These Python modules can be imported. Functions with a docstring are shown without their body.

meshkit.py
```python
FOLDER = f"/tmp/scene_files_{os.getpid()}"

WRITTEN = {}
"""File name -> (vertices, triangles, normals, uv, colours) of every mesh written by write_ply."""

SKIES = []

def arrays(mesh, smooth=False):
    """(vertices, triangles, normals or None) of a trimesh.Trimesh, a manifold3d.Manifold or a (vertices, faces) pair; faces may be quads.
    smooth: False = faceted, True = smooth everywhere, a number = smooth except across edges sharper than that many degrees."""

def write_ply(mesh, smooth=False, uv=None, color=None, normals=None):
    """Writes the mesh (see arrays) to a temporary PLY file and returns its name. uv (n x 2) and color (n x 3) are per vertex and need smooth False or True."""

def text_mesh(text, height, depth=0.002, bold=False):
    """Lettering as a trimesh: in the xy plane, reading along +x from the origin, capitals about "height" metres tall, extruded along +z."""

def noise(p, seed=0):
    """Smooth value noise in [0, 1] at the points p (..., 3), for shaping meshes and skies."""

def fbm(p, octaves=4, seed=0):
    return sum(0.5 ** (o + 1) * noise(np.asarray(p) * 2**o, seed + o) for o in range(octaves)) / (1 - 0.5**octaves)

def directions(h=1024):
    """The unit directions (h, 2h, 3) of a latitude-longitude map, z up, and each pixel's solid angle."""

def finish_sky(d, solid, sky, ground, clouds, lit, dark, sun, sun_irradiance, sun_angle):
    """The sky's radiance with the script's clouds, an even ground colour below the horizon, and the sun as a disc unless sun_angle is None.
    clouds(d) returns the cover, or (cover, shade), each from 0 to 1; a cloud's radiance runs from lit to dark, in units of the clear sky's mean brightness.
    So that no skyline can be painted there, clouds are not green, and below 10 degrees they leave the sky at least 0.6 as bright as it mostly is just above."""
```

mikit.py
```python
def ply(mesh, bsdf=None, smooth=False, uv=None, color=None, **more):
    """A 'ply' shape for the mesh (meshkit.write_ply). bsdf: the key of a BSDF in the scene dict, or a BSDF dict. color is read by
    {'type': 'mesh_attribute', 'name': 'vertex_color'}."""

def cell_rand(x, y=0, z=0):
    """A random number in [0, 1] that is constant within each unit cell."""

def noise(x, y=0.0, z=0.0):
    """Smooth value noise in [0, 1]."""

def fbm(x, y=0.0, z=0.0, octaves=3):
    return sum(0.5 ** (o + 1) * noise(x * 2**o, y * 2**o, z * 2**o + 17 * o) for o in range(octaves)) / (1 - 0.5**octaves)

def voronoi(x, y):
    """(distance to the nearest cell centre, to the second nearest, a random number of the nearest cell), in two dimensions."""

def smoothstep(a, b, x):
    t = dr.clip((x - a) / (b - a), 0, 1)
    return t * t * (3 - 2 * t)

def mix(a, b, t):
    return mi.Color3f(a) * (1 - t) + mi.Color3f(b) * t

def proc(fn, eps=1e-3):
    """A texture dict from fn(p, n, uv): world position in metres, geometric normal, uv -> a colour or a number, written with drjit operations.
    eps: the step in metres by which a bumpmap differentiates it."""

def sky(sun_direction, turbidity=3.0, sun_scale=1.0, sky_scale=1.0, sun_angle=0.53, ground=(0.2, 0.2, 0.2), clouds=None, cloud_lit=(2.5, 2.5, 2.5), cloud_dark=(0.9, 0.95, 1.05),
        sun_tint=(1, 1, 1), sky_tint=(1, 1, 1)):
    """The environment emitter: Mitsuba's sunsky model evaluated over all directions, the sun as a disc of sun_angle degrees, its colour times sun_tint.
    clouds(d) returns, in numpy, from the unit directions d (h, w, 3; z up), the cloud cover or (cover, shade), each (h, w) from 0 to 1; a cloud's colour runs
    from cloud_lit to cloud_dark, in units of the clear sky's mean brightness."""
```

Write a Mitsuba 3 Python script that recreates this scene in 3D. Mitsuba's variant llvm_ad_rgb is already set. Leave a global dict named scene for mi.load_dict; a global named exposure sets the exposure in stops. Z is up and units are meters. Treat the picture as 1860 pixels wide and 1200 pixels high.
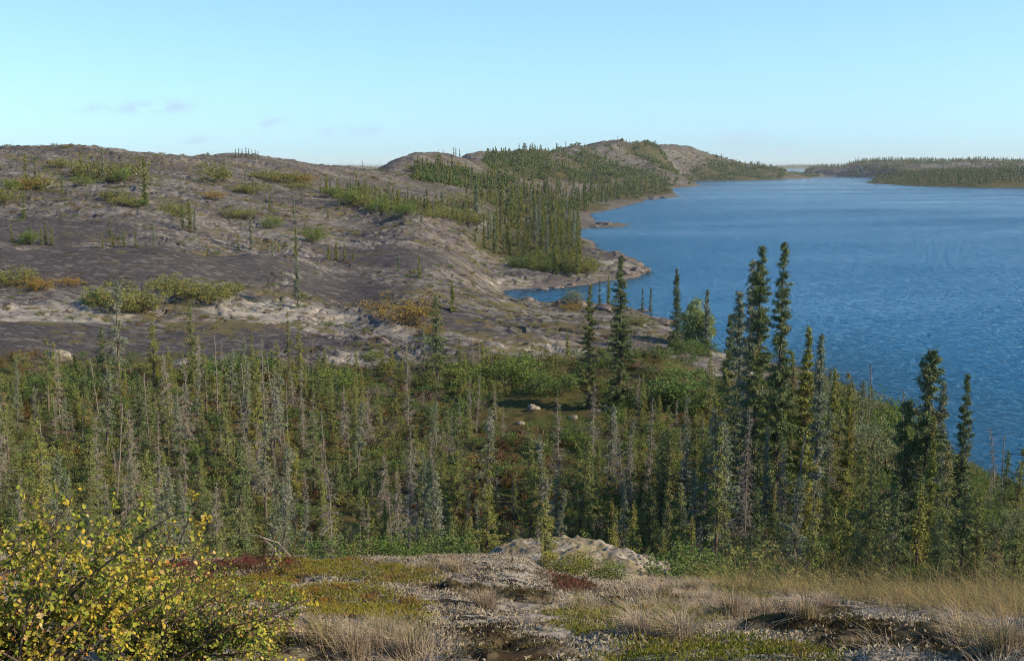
import math
import numpy as np
import drjit as dr
import mitsuba as mi
import trimesh
from scipy.interpolate import RBFInterpolator
from scipy.spatial import cKDTree
import mikit, meshkit
from mikit import proc, ply

T = mi.ScalarTransform4f
scene, labels = {}, {}

# ------------------------------------------------------------------ camera, sky, exposure
EYE = np.array([0.0, 0.0, 18.0])                 # 18 m above the lake (z = 0)
PITCH = math.atan(300 / 1994.0)
HAZE_DENSITY = 6e-5
scene['camera'] = {'type': 'perspective', 'fov_axis': 'x', 'fov': 2 * math.degrees(math.atan(930 / 1994.0)),
                   'near_clip': 0.3, 'far_clip': 30000.0,
                   'to_world': T().look_at(origin=EYE.tolist(), target=(EYE + [0, math.cos(PITCH), -math.sin(PITCH)]).tolist(), up=[0, 0, 1]),
                   'medium': {'type': 'ref', 'id': 'haze_air'}}


WISPS = ((-20.7, 2.75, 0.7, 0.22), (-18.6, 2.75, 0.9, 0.28), (-16.8, 2.8, 0.9, 0.30), (-15.8, 1.2, 0.6, 0.16), (-12.3, 2.1, 0.8, 0.22), (-8.8, 1.6, 1.0, 0.30), (-7.0, 1.75, 0.4, 0.15),
         (11.7, 1.15, 1.6, 0.45), (13.5, 0.8, 1.4, 0.3), (-34, 2.2, 2.0, 0.4), (31, 1.6, 2.0, 0.4))       # azimuth, height, half width, half height in degrees


def cloud_cover(d):
    """A few thin grey wisps low over the horizon."""
    az = np.degrees(np.arctan2(d[..., 0], d[..., 1]))
    el = np.degrees(np.arcsin(np.clip(d[..., 2], -1, 1)))
    n = meshkit.fbm(np.stack([az * 1.6, el * 4.0, az * 0], -1), 4, seed=4)
    c = sum(np.exp(-((az - a + (el - e) * -1.2) / w) ** 2 - ((el - e) / h) ** 2) for a, e, w, h in WISPS)
    return np.clip(c * np.clip((n - 0.33) * 4.0, 0, 1), 0, 1) * 0.75, np.full(az.shape, 0.9)


scene['sky'] = mikit.sky((0.86, -0.20, 0.50), turbidity=3.0, sun_tint=(1.0, 0.99, 0.97), clouds=cloud_cover,
                         sky_tint=(0.94, 1.13, 1.26),
                         cloud_lit=(1.7, 1.75, 1.85), cloud_dark=(0.98, 1.40, 1.78), ground=(0.12, 0.13, 0.13))
exposure = 2.5

# ------------------------------------------------------------------ terrain: survey points (east, north, height) in metres
SURVEY = """-0.8259,1.2522,16.2 -1.6518,2.5043,15.8 -3.4621,4.9004,15.68 -5.1686,7.3679,14.89 -6.8679,9.8403,14.2 -7.9996,11.489,13.75 -9.3601,14.191,11.5 -11.012,16.695,10 -15.417,23.374,7.2 -21.126,30.376,7.005 -25.56,37.036,6.598 -31.077,45.379,6.447 -34.923,51.229,6.575 -39.327,57.909,6.596 -42.609,62.932,6.912 -46.972,69.639,7.523 -54.073,80.53,8.351 -58.968,88.084,9.231 -65.481,98.164,10.6 -70.476,106.85,7.2 -80.927,121.52,10.18 -95.069,143.34,12.7 -121.26,183.57,16.2 -144.09,218.82,20.36 -176.19,267.13,22 -275.3,417.39,20 -550.6,834.77,15 -1651.8,2504.3,-6 -4404.8,6678.2,-6 -0.62822,1.3621,16.2 -1.2564,2.7242,15.8 -2.6575,5.3794,15.46 -3.9636,8.0802,14.59 -5.2631,10.784,13.83 -6.1283,12.587,13.35 -7.1198,15.437,11.5 -8.3762,18.161,10 -11.727,25.426,7.2 -16.182,33.274,5.956 -19.558,40.528,5.523 -23.755,49.606,5.371 -26.678,55.967,5.518 -30.027,63.233,5.548 -32.51,68.695,6.074 -35.001,74.155,6.463 -38.333,81.428,6.791 -41.651,88.709,7.371 -44.94,96.002,8.443 -49.881,106.94,9.938 -53.608,116.23,7 -59.982,128.71,9.071 -65.353,140.55,10.36 -71.524,154.22,12.3 -83.967,181.52,14.43 -96.385,208.83,16.98 -104.64,227.05,19.11 -110.79,240.73,21.42 -129.83,281.5,22 -175.9,381.39,19 -335.05,726.46,8 -628.22,1362.1,5 -1256.4,2724.2,-6 -3350.5,7264.6,-6 -0.54115,1.399,16.2 -1.0823,2.798,15.8 -2.2967,5.543,15.38 -3.4242,8.3232,14.48 -4.5458,11.106,13.71 -5.2924,12.961,13.21 -6.1331,15.855,11.5 -7.2154,18.653,10 -10.102,26.114,7.2 -13.974,34.26,5.599 -16.883,41.713,5.158 -20.498,51.037,5.006 -23.016,57.57,5.161 -25.901,65.032,5.194 -28.407,71.568,5.575 -30.551,77.173,5.993 -33.052,83.711,6.477 -35.908,91.185,7.074 -38.373,97.737,8.27 -42.99,109.89,9.716 -46.179,119.38,7 -51.693,132.26,8.825 -56.662,145.35,10.46 -61.99,159.37,12.11 -73.063,188.32,14.29 -84.474,218.22,16.93 -92.286,238.79,19.4 -97.928,253.76,21.97 -115.45,298.45,21 -151.52,391.72,17 -288.62,746.12,5 -541.15,1399,0 -1082.3,2798,-6 -2886.2,7461.2,-6 -0.44732,1.4317,16.2 -0.89465,2.8635,15.8 -1.9041,5.6898,15.31 -2.838,8.5408,14.39 -3.7667,11.393,13.6 -4.385,13.296,13.09 -5.0697,16.226,11.5 -5.9643,19.09,10 -8.35,26.726,7.2 -11.577,35.142,5.279 -13.982,42.773,4.832 -16.971,52.316,4.681 -19.052,59,4.842 -21.436,66.637,4.878 -23.507,73.324,5.27 -26.174,81.92,5.675 -28.53,89.566,6.357 -29.684,93.396,7.284 -31.437,99.135,8.131 -33.194,104.87,8.882 -35.842,113.47,9.73 -38.172,122.18,7.2 -42.749,135.41,8.606 -48.037,152.62,10.46 -52.752,167.91,11.79 -63.392,202.3,14.02 -74.007,236.7,16.84 -84.894,272.06,20.27 -98.411,314.98,20 -125.25,400.89,14 -238.57,763.6,3 -447.32,1431.7,-3 -894.65,2863.5,-6 -2385.7,7636,-6 -0.34736,1.4592,16.2 -0.69472,2.9185,15.8 -1.4824,5.814,15.25 -2.2089,8.7247,14.31 -2.9311,11.637,13.5 -3.4119,13.578,12.98 -3.9367,16.538,11.5 -4.6315,19.456,10 -6.484,27.239,7.2 -9.0078,35.887,5.01 -10.876,43.666,4.556 -13.197,53.393,4.406 -14.812,60.205,4.573 -16.663,67.988,4.612 -18.271,74.801,5.014 -20.341,83.56,5.428 -22.406,92.32,5.999 -24.241,100.11,6.514 -26.068,107.9,7.259 -28.577,118.61,8.404 -30.568,128.41,6.6 -33.945,140.97,7.16 -36.924,153.63,8.111 -40.81,170.18,9.593 -46.542,194.51,11.29 -54.572,228.58,13.5 -63.749,267.51,16.03 -73.553,309.38,20.58 -83.366,350.21,19 -115.79,486.41,9 -185.26,778.25,-3 -347.36,1459.2,-6 -694.72,2918.5,-6 -1852.6,7782.5,-6 -0.28484,1.4727,16.2 -0.56967,2.9454,15.8 -1.2172,5.8752,15.22 -1.8134,8.8154,14.28 -2.406,11.756,13.45 -2.8005,13.717,12.93 -3.2281,16.691,11.5 -3.7978,19.636,10 -5.3169,27.491,7.2 -7.3937,36.254,4.877 -8.9257,44.106,4.421 -10.829,53.923,4.271 -12.153,60.797,4.441 -13.671,68.652,4.481 -14.989,75.527,4.888 -16.881,85.347,5.159 -18.766,95.167,5.628 -20.463,104.01,6.066 -21.968,111.86,6.581 -23.841,121.69,7.481 -25.066,129.6,6.8 -27.851,142.3,6.701 -31.241,159.98,7.702 -34.808,178.64,9.174 -39.136,201.23,10.56 -46.673,240.51,12.67 -55.139,284.71,15.48 -62.253,322.04,19.1 -70.26,363.27,16 -94.945,490.9,6 -151.91,785.44,-4 -284.84,1472.7,-6 -569.67,2945.4,-6 -1519.1,7854.4,-6 -0.22793,1.4826,16.2 -0.45585,2.9652,15.8 -0.9749,5.9203,15.2 -1.4523,8.8821,14.25 -1.9268,11.844,13.42 -2.2427,13.819,12.89 -2.5832,16.803,11.5 -3.039,19.768,10 -4.2546,27.675,7.2 -5.9207,36.523,4.779 -7.1467,44.429,4.322 -8.6696,54.312,4.172 -9.7294,61.232,4.344 -10.944,69.139,4.385 -12.154,77.047,4.624 -13.667,86.932,4.921 -15.485,98.794,5.157 -18.219,116.59,5.214 -21.245,136.35,5.802 -25.327,163.04,6.689 -29.846,192.7,8.48 -34.345,222.36,11.1 -36.468,237.21,10 -42.675,276.73,12.28 -48.702,316.27,14.58 -52.431,340.99,17.67 -59.261,385.47,14 -75.975,494.19,5 -106.37,691.87,-3 -227.93,1482.6,-6 -455.85,2965.2,-6 -1215.6,7907.1,-6 -0.17728,1.4895,16.2 -0.35456,2.979,15.8 -0.75878,5.9518,15.19 -1.1303,8.9287,14.23 -1.4995,11.906,13.4 -1.7452,13.891,12.87 -2.0092,16.881,11.5 -2.3637,19.86,10 -3.3092,27.804,7.2 -4.6075,36.712,4.711 -5.5611,44.655,4.252 -6.7456,54.585,4.103 -7.5699,61.536,4.276 -8.5147,69.48,4.318 -9.2203,75.439,4.513 -10.512,86.363,5.007 -11.926,98.279,5.224 -13.933,115.16,5.37 -16.287,135.02,5.921 -19.343,160.84,6.842 -22.858,190.63,8.582 -25.195,210.5,10.11 -26.947,226.4,8.9 -32.62,273.06,11.28 -39.073,327.68,13.98 -43.167,362.44,16.4 -46.093,387.27,15.2 -49.678,417.05,15.75 -52.002,436.92,16.5 -56.139,471.67,15.5 -61.457,516.36,8 -82.731,695.09,-3 -177.28,1489.5,-6 -354.56,2979,-6 -945.5,7943.9,-6 -0.15903,1.4915,16.2 -0.31807,2.9831,15.8 -45.59,427.58,18 -48.947,459.4,20.25 -53.011,497.18,16 -63.614,596.62,4 -0.13337,1.4941,16.2 -0.26674,2.9881,15.8 -0.57109,5.9728,15.18 -0.85064,8.9597,14.21 -1.1285,11.947,13.38 -1.3134,13.938,12.85 -1.5115,16.933,11.5 -1.7783,19.921,10 -2.4896,27.889,7.2 -3.4674,36.837,4.666 -4.1848,44.805,4.206 -5.0759,54.765,4.057 -5.696,61.738,4.231 -6.4068,69.706,4.273 -6.8499,74.687,4.377 -7.9091,86.64,4.965 -8.8825,97.597,5.313 -10.392,114.53,5.44 -12.163,134.45,5.972 -14.373,159.35,6.945 -16.134,179.28,8.25 -17.448,194.22,9.757 -18.849,211.16,7.8 -22.789,253.98,9.236 -29.432,328.68,11.21 -35.622,398.41,13.69 -39.122,438.26,18 -42.606,478.11,23.38 -46.235,517.94,21 -53.348,597.62,12 -71.13,796.83,2 -133.37,1494.1,-3 -266.74,2988.1,-6 -711.3,7968.3,-6 -0.096505,1.4969,16.2 -0.19301,2.9938,15.8 -0.41335,5.9857,15.17 -0.61567,8.9789,14.21 -0.81674,11.972,13.37 -0.95057,13.968,12.84 -1.0937,16.965,11.5 -1.2867,19.959,10 -1.8014,27.942,7.2 -2.5095,36.915,4.638 -3.0286,44.898,4.177 -3.6735,54.877,4.029 -4.1221,61.863,4.203 -4.6364,69.846,4.246 -4.8932,73.838,4.303 -5.7234,86.812,4.939 -6.6245,100.78,4.898 -7.978,121.74,4.649 -9.3234,142.7,5.234 -11.181,171.64,6.093 -12.328,189.6,7.216 -13.281,204.57,8.504 -14.154,219.54,6.9 -16.948,261.45,8.46 -21.947,339.29,10.49 -26.421,409.15,13.58 -29.273,454.06,18 -31.605,490.98,23.05 -34.742,538.88,21 -41.819,648.65,13 -51.469,798.34,8 -96.505,1496.9,0 -193.01,2993.8,-6 -514.69,7983.4,-6 -0.059464,1.4988,16.2 -0.11893,2.9976,15.8 -0.25474,5.9946,15.17 -0.37942,8.992,14.2 -0.50333,11.989,13.36 -0.58581,13.988,12.83 -0.67393,16.987,11.5 -0.79285,19.984,10 -1.11,27.978,7.2 -1.5465,36.968,4.619 -1.8664,44.961,4.158 -2.2637,54.953,4.009 -2.5402,61.948,4.185 -2.8571,69.942,4.227 -2.9761,72.939,4.205 -3.1309,76.936,4.842 -3.5674,87.928,4.771 -4.2438,104.91,4.361 -5.2384,129.89,3.755 -6.0308,149.88,3.836 -6.624,164.87,4.081 -7.4103,184.85,5.176 -8.589,214.83,6.959 -9.0385,227.82,5.6 -10.767,269.79,7.353 -13.926,349.72,9.393 -16.687,419.67,11.81 -18.646,469.63,15.7 -20.198,509.6,21.25 -22.596,569.55,19 -27.75,699.45,13 -32.462,819.36,25.62 -35.678,899.29,21 -59.464,1498.8,0 -118.93,2997.6,-6 -317.14,7993.7,-6 -0.022314,1.4998,16.2 -0.044628,2.9997,15.8 -0.095603,5.9992,15.16 -0.14239,8.9989,14.2 -0.18889,11.999,13.36 -0.21984,13.998,12.83 -0.25289,16.998,11.5 -0.29752,19.998,10 -0.41653,27.997,7.2 -0.58038,36.995,4.608 -0.70042,44.995,4.147 -0.84952,54.993,3.999 -0.95325,61.993,4.175 -1.0722,69.992,4.217 -1.0868,70.992,4.315 -1.1902,77.991,4.661 -1.3691,89.99,4.461 -1.6987,111.99,3.442 -2.0896,137.98,1.607 -2.3895,157.98,0.5141 -2.4482,161.98,0.8919 -2.5055,165.98,1.896 -2.5939,171.98,2.268 -2.7074,181.98,1.4 -3.1601,209.98,1.855 -3.6799,244.97,2.231 -4.5709,304.97,2.933 -5.5348,369.96,4.317 -6.4204,429.95,7.418 -7.3027,489.95,11.98 -8.0378,539.94,15.88 -8.6217,579.94,20.84 -9.5207,639.93,17 -10.711,719.92,17 -12.402,834.91,26.58 -13.686,919.9,22 -22.314,1499.8,0 -44.628,2999.7,-6 -119.01,7999.1,-6 0.014877,1.4999,16.2 0.029754,2.9999,15.8 0.06374,5.9997,15.16 0.094935,8.9995,14.2 0.13113,12.499,13.2 0.15705,14.999,12.45 0.16861,16.999,11.5 0.19836,19.999,10 0.2777,27.999,7.2 0.38695,36.998,4.608 0.46698,44.998,4.147 0.56638,54.997,3.998 0.63554,61.997,4.174 0.71483,69.996,4.216 0.72476,70.996,4.204 0.80368,78.996,4.49 0.93311,91.995,4.159 1.1637,114.99,2.464 1.4747,145.99,0.1362 1.5274,153.99,-0.7 1.6236,160.99,0.01778 1.6521,163.99,0.8456 1.7104,169.99,1.678 1.8249,183.99,0.9 2.0575,204.99,1.723 2.355,234.99,1.698 2.7018,269.99,1.97 3.1973,319.98,2.191 3.891,389.98,2.609 4.6787,469.98,6.433 5.5643,559.97,11.12 6.3498,639.97,16.43 6.9426,699.97,15 8.4166,849.96,27.16 9.4221,949.95,24 14.877,1499.9,5 29.754,2999.9,-6 79.344,7999.6,-6 0.052041,1.4991,16.2 0.10408,2.9982,15.8 0.22295,5.9959,15.17 0.33206,8.9939,14.2 0.45922,12.492,13.1 0.55042,14.99,12.25 0.97142,27.983,7.2 1.3535,36.975,4.616 1.6334,44.97,4.155 1.9812,54.964,4.006 2.2231,61.96,4.182 2.5004,69.955,4.224 2.5689,71.954,4.391 2.8468,79.949,4.326 3.3704,94.94,3.716 4.177,117.93,2.068 5.0186,141.91,0.3468 5.2041,149.91,-0.8 5.4816,157.9,-0.6 5.7831,163.9,0.1085 5.884,166.9,0.7106 6.0557,171.89,1.062 6.3836,183.89,0.8 7.3024,207.87,1.495 8.412,239.85,1.601 9.6259,274.83,1.682 11.359,324.8,1.953 13.613,389.76,2.231 16.717,479.71,5.72 20.164,579.65,10.02 24.3,699.58,15.25 26.367,759.54,15 31.869,919.45,27.45 34.694,999.4,26 52.041,1499.1,5 104.08,2998.2,-6 277.55,7995.2,-6 0.089109,1.4974,16.2 0.17822,2.9947,15.8 0.38169,5.9878,15.17 0.60009,9.481,13.99 0.81797,12.974,12.88 0.94272,14.97,12.21 1.6634,27.951,7.2 2.3173,36.927,4.633 2.7966,44.913,4.173 3.392,54.895,4.024 3.8063,61.883,4.199 4.2811,69.869,4.241 4.3975,71.866,4.52 4.8743,79.851,4.343 5.9531,97.819,3.283 7.2731,119.78,1.818 8.5337,140.74,0.349 8.9109,149.74,-0.8 9.3861,157.72,-0.6 10.02,165.7,0.1639 10.37,171.69,0.9086 11.438,189.66,1.033 12.328,204.63,1.238 13.696,227.59,1.071 15.477,257.54,1.165 16.931,284.5,-0.3 18.119,304.46,-0.2 19.463,324.42,0.518 20.65,344.38,0.643 22.249,371.33,1.132 25.397,424.24,1.257 30.442,509.09,1.694 35.775,598.93,3.26 42.867,718.72,7.403 50.532,848.5,13.84 56.394,948.32,22.65 62.234,1048.2,33.9 65.94,1108,32 89.109,1497.4,5 178.22,2994.7,-6 475.25,7985.9,-6 0.12601,1.4947,16.2 0.25203,2.9894,15.8 0.53962,5.9757,15.17 0.89307,9.96,13.79 1.2014,13.446,12.65 1.3336,14.941,12.17 2.3522,27.901,7.2 3.2763,36.855,4.659 3.9542,44.826,4.199 4.7962,54.79,4.051 5.382,61.766,4.225 6.0536,69.738,4.267 6.2162,71.731,4.693 7.0647,81.695,4.028 8.5897,99.63,3.01 10.456,121.55,1.578 12.028,139.98,0.1589 12.601,149.47,-1 13.693,162.42,-1 14.842,173.37,0.2157 15.676,183.33,0.6749 17.271,202.26,0.7199 19.46,228.17,0.3409 20.582,244.13,-0.6 26.043,308.9,-1 27.778,326.82,0.307 28.615,336.79,0.5226 29.571,350.76,-0.3 33.604,398.59,-1.2 38.278,451.38,0.4102 42.215,498.21,1.302 50.598,597.86,2.695 63.987,757.3,6.834 82.329,976.54,18 93.918,1116.1,31.66 97.187,1155.9,38.92 105.01,1245.6,36 134.41,1594.3,8 252.03,2989.4,-6 672.07,7971.7,-6 33.078,339.39,0.3367 0.16269,1.4912,16.2 0.32538,2.9823,15.8 0.69644,5.9594,15.18 1.1531,9.9333,13.78 1.551,13.411,12.65 1.7216,14.901,12.16 3.0369,27.835,7.2 4.2288,36.758,4.695 5.1039,44.71,4.235 6.1909,54.65,4.086 6.9473,61.61,4.26 7.8143,69.562,4.301 8.0232,71.552,4.801 9.3387,83.479,3.938 11.749,105.35,2.42 13.721,123.24,1.225 15.038,135.17,0.2907 16.052,147.13,-1 18.004,165.02,-1.2 19.809,178.91,0.3706 20.567,185.87,0.4354 21.977,198.79,0.4164 23.062,208.73,0.3774 24.403,223.67,-0.8 32.538,298.23,-2 48.807,447.35,-2 60.477,551.7,0.6024 65.352,596.43,0.9626 76.172,695.84,2.593 92.393,844.96,5.541 113.92,1043.8,15.44 124.55,1143.2,29.2 129.78,1193,40.75 141,1292.3,38 184.38,1690,5 325.38,2982.3,-6 867.68,7952.8,-6 21.037,176.75,-0.5 22.414,185.65,0.2683 22.769,188.63,0.2692 24.228,203.56,-0.6 0.19907,1.4867,16.2 0.39814,2.9735,15.8 0.85182,5.9392,15.19 1.4104,9.9,13.79 1.8975,13.366,12.65 2.1064,14.851,12.15 3.716,27.752,7.2 5.1728,36.637,4.738 6.2436,44.565,4.28 7.5737,54.476,4.131 8.4993,61.415,4.303 9.5602,69.344,4.344 9.8143,71.328,4.916 11.965,87.183,3.539 14.654,107,1.792 17.076,124.84,0.1134 18.58,138.76,-1.2 24.552,183.36,-2 39.814,297.35,-3 66.357,495.58,-2.5 83.691,622.4,0.5286 89.242,664.03,1.658 97.185,723.5,2.695 106.17,792.92,3 123.68,921.74,4.863 145.99,1090.3,18 164.2,1229.1,36.64 179.17,1338.1,33 238.89,1784.1,3 398.14,2973.5,-6 1061.7,7929.2,-6 87.718,593.55,-1.5 95.262,641.97,0.5506 98.245,664.78,-0.5 116.96,791.4,-3 168.13,1137.6,-2 187.51,1266.2,0.5775 191.77,1295.9,6.546 196.64,1330.5,18 202.1,1370.2,35.44 0.27072,1.4754,16.2 0.54144,2.9507,15.8 1.1571,5.8874,15.22 1.9169,9.8146,13.8 2.6751,13.742,12.44 3.0543,15.706,11.76 3.79,20.655,9.6 5.0534,27.54,7.4 6.6288,34.367,6.307 8.2837,43.213,5.159 10.293,54.028,4.245 11.925,62.879,3.977 14.109,74.679,3.294 16.301,86.477,2.316 19.423,103.19,0.2988 21.296,116.06,-1 28.877,157.37,-2.5 54.144,295.07,-4 126.33,688.51,-4 216.57,1180.3,-2.5 240.5,1308.1,0.6453 245.77,1337.6,6.177 256.28,1396.7,18 263.22,1436.1,28.55 281.55,1534.4,24 360.96,1967.2,0 541.44,2950.7,-6 1443.8,7868.6,-6 0.3405,1.4608,16.2 0.681,2.9217,15.8 1.4534,5.8213,15.25 2.5283,10.191,13.64 3.3624,13.59,12.45 3.8391,15.533,11.76 4.994,21.426,9.2 6.356,27.269,7.6 8.2072,33.51,6.69 10.623,43.728,5.707 13.153,54.433,4.716 16.371,68.059,3.534 22.714,94.817,0.5091 24.97,107.13,-0.5 34.05,146.08,-2.2 68.1,292.17,-5 181.6,779.12,-5 306.45,1314.8,-3 325.18,1392.5,0.8958 336.31,1441.3,7.386 349.63,1499.8,16.53 367.74,1577.7,13 476.7,2045.2,-2 681,2921.7,-6 1816,7791.2,-6 0.40138,1.4453,16.2 0.80277,2.8906,15.8 1.7107,5.7509,15.28 2.9776,10.069,13.66 3.9601,13.428,12.48 4.5225,15.348,11.77 5.887,21.198,9.2 8.7122,29.751,7.231 11.162,38.411,6.174 15.239,52.847,4.546 19.037,66.322,3.209 25.291,88.455,0.627 27.829,100.21,-0.4 32.646,117.55,-1.2 40.138,144.53,-3 80.277,289.06,-6 214.07,770.83,-6 428.14,1541.7,-3 464.93,1671.5,1.006 475.53,1710.1,3.725 489.69,1763.3,1 508.42,1830.7,-3 588.7,2119.8,-4 802.77,2890.6,-6 2140.7,7708.3,-6 0.47298,1.4235,16.2 0.94595,2.847,15.8 2.0118,5.6527,15.33 3.5022,9.8987,13.74 4.6589,13.202,12.55 5.3215,15.089,11.84 6.937,20.878,9.2 9.2777,26.418,8.004 13.792,39.671,5.786 17.962,51.984,4.215 26.475,77.08,0.729 29.009,87.307,-0.35 35.316,106.29,-0.9 47.298,142.35,-3 94.595,284.7,-6 252.25,759.19,-7 630.64,1898,-6 945.95,2847,-6 2522.5,7591.9,-6 0.5351,1.4013,16.2 1.0702,2.8026,15.8 2.2715,5.5534,15.37 3.955,9.7267,13.81 5.2627,12.973,12.63 6.0116,14.828,11.92 9.744,24.105,8.615 13.402,33.413,6.813 17.786,44.583,4.752 25.469,64.128,0.9264 27.825,72.868,-0.3 34.96,91.552,-0.8 49.943,130.79,-3 107.02,280.26,-6 285.39,747.36,-8 713.47,1868.4,-8 1070.2,2802.6,-8 2853.9,7473.6,-8 0.62822,1.3621,16.2 1.2564,2.7242,15.8 2.6575,5.3794,15.46 4.63,9.4241,13.91 6.1616,12.571,12.76 7.0396,14.368,12.05 9.887,20.211,9.853 13.995,28.777,7.583 18.311,37.798,5.344 25.658,53.129,1.358 28.06,60.841,-0.25 36.018,78.094,-0.7 50.257,108.97,-2.2 125.64,272.42,-7 335.05,726.46,-8 837.62,1816.1,-8 1256.4,2724.2,-8 3350.5,7264.6,-8 0.8259,1.2522,16.2 1.6518,2.5043,15.8 3.4621,4.9004,15.68 6.0364,8.5914,14.27 8.0379,11.463,13.19 9.1838,13.102,12.54 12.904,18.432,10.47 17.156,24.61,8.688 21.697,31.197,6.708 29.668,42.706,2.89 33.036,50.086,-0.6 41.295,62.608,-1.4 60.566,91.825,-4 165.18,250.43,-8 440.48,667.82,-8 1101.2,1669.5,-8 1651.8,2504.3,-8 4404.8,6678.2,-8"""

SURVEY = np.array([[float(v) for v in q.split(',')] for q in SURVEY.split()])


def _log_polar(x, y):
    return np.stack([2.5 * np.arctan2(x, y), np.log(np.hypot(x, y))], -1)


_sr = np.hypot(SURVEY[:, 0], SURVEY[:, 1])
_rbf = RBFInterpolator(_log_polar(SURVEY[:, 0], SURVEY[:, 1]), (SURVEY[:, 2] - 18.0) / _sr, kernel='thin_plate_spline', smoothing=2e-7, neighbors=None)


def sstep(a, b, v):
    t = np.clip((v - a) / (b - a), 0, 1)
    return t * t * (3 - 2 * t)


def base_height(x, y):
    """Height of the surveyed land and lake bed, before its relief."""
    x, y = np.asarray(x, float), np.asarray(y, float)
    r = np.maximum(np.hypot(x, y), 1.2)
    az = np.arctan2(x, y)
    a = np.clip(az, -0.58, 0.58)
    q = np.stack([2.5 * a, np.log(r)], -1).reshape(-1, 2)
    z = np.concatenate([_rbf(q[i:i + 60000]) for i in range(0, len(q), 60000)]).reshape(x.shape) * r + 18.0
    d = sstep(1900, 2600, r)
    z = z * (1 - d) - 9.0 * d
    z = z - 4.0 * sstep(-0.2, -1.2, z) * sstep(200, 500, r)
    z = z - 6.0 * sstep(150, 260, r) * np.maximum(sstep(0.285, 0.31, a), sstep(0.155, 0.225, a) * sstep(1200, 1080, r))
    z = np.where(z < -7, -7 - 4 * np.tanh(-(z + 7) / 8), z)
    w = sstep(0.5, 1.1, np.abs(az))
    far = 16.3 + 6 * sstep(30, 300, -x - 0.6 * y) - 24 * sstep(18, 75, x) - 12 * sstep(300, 1500, x)
    return z * (1 - w) + far * w


STRIKE = math.radians(-9)
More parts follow.
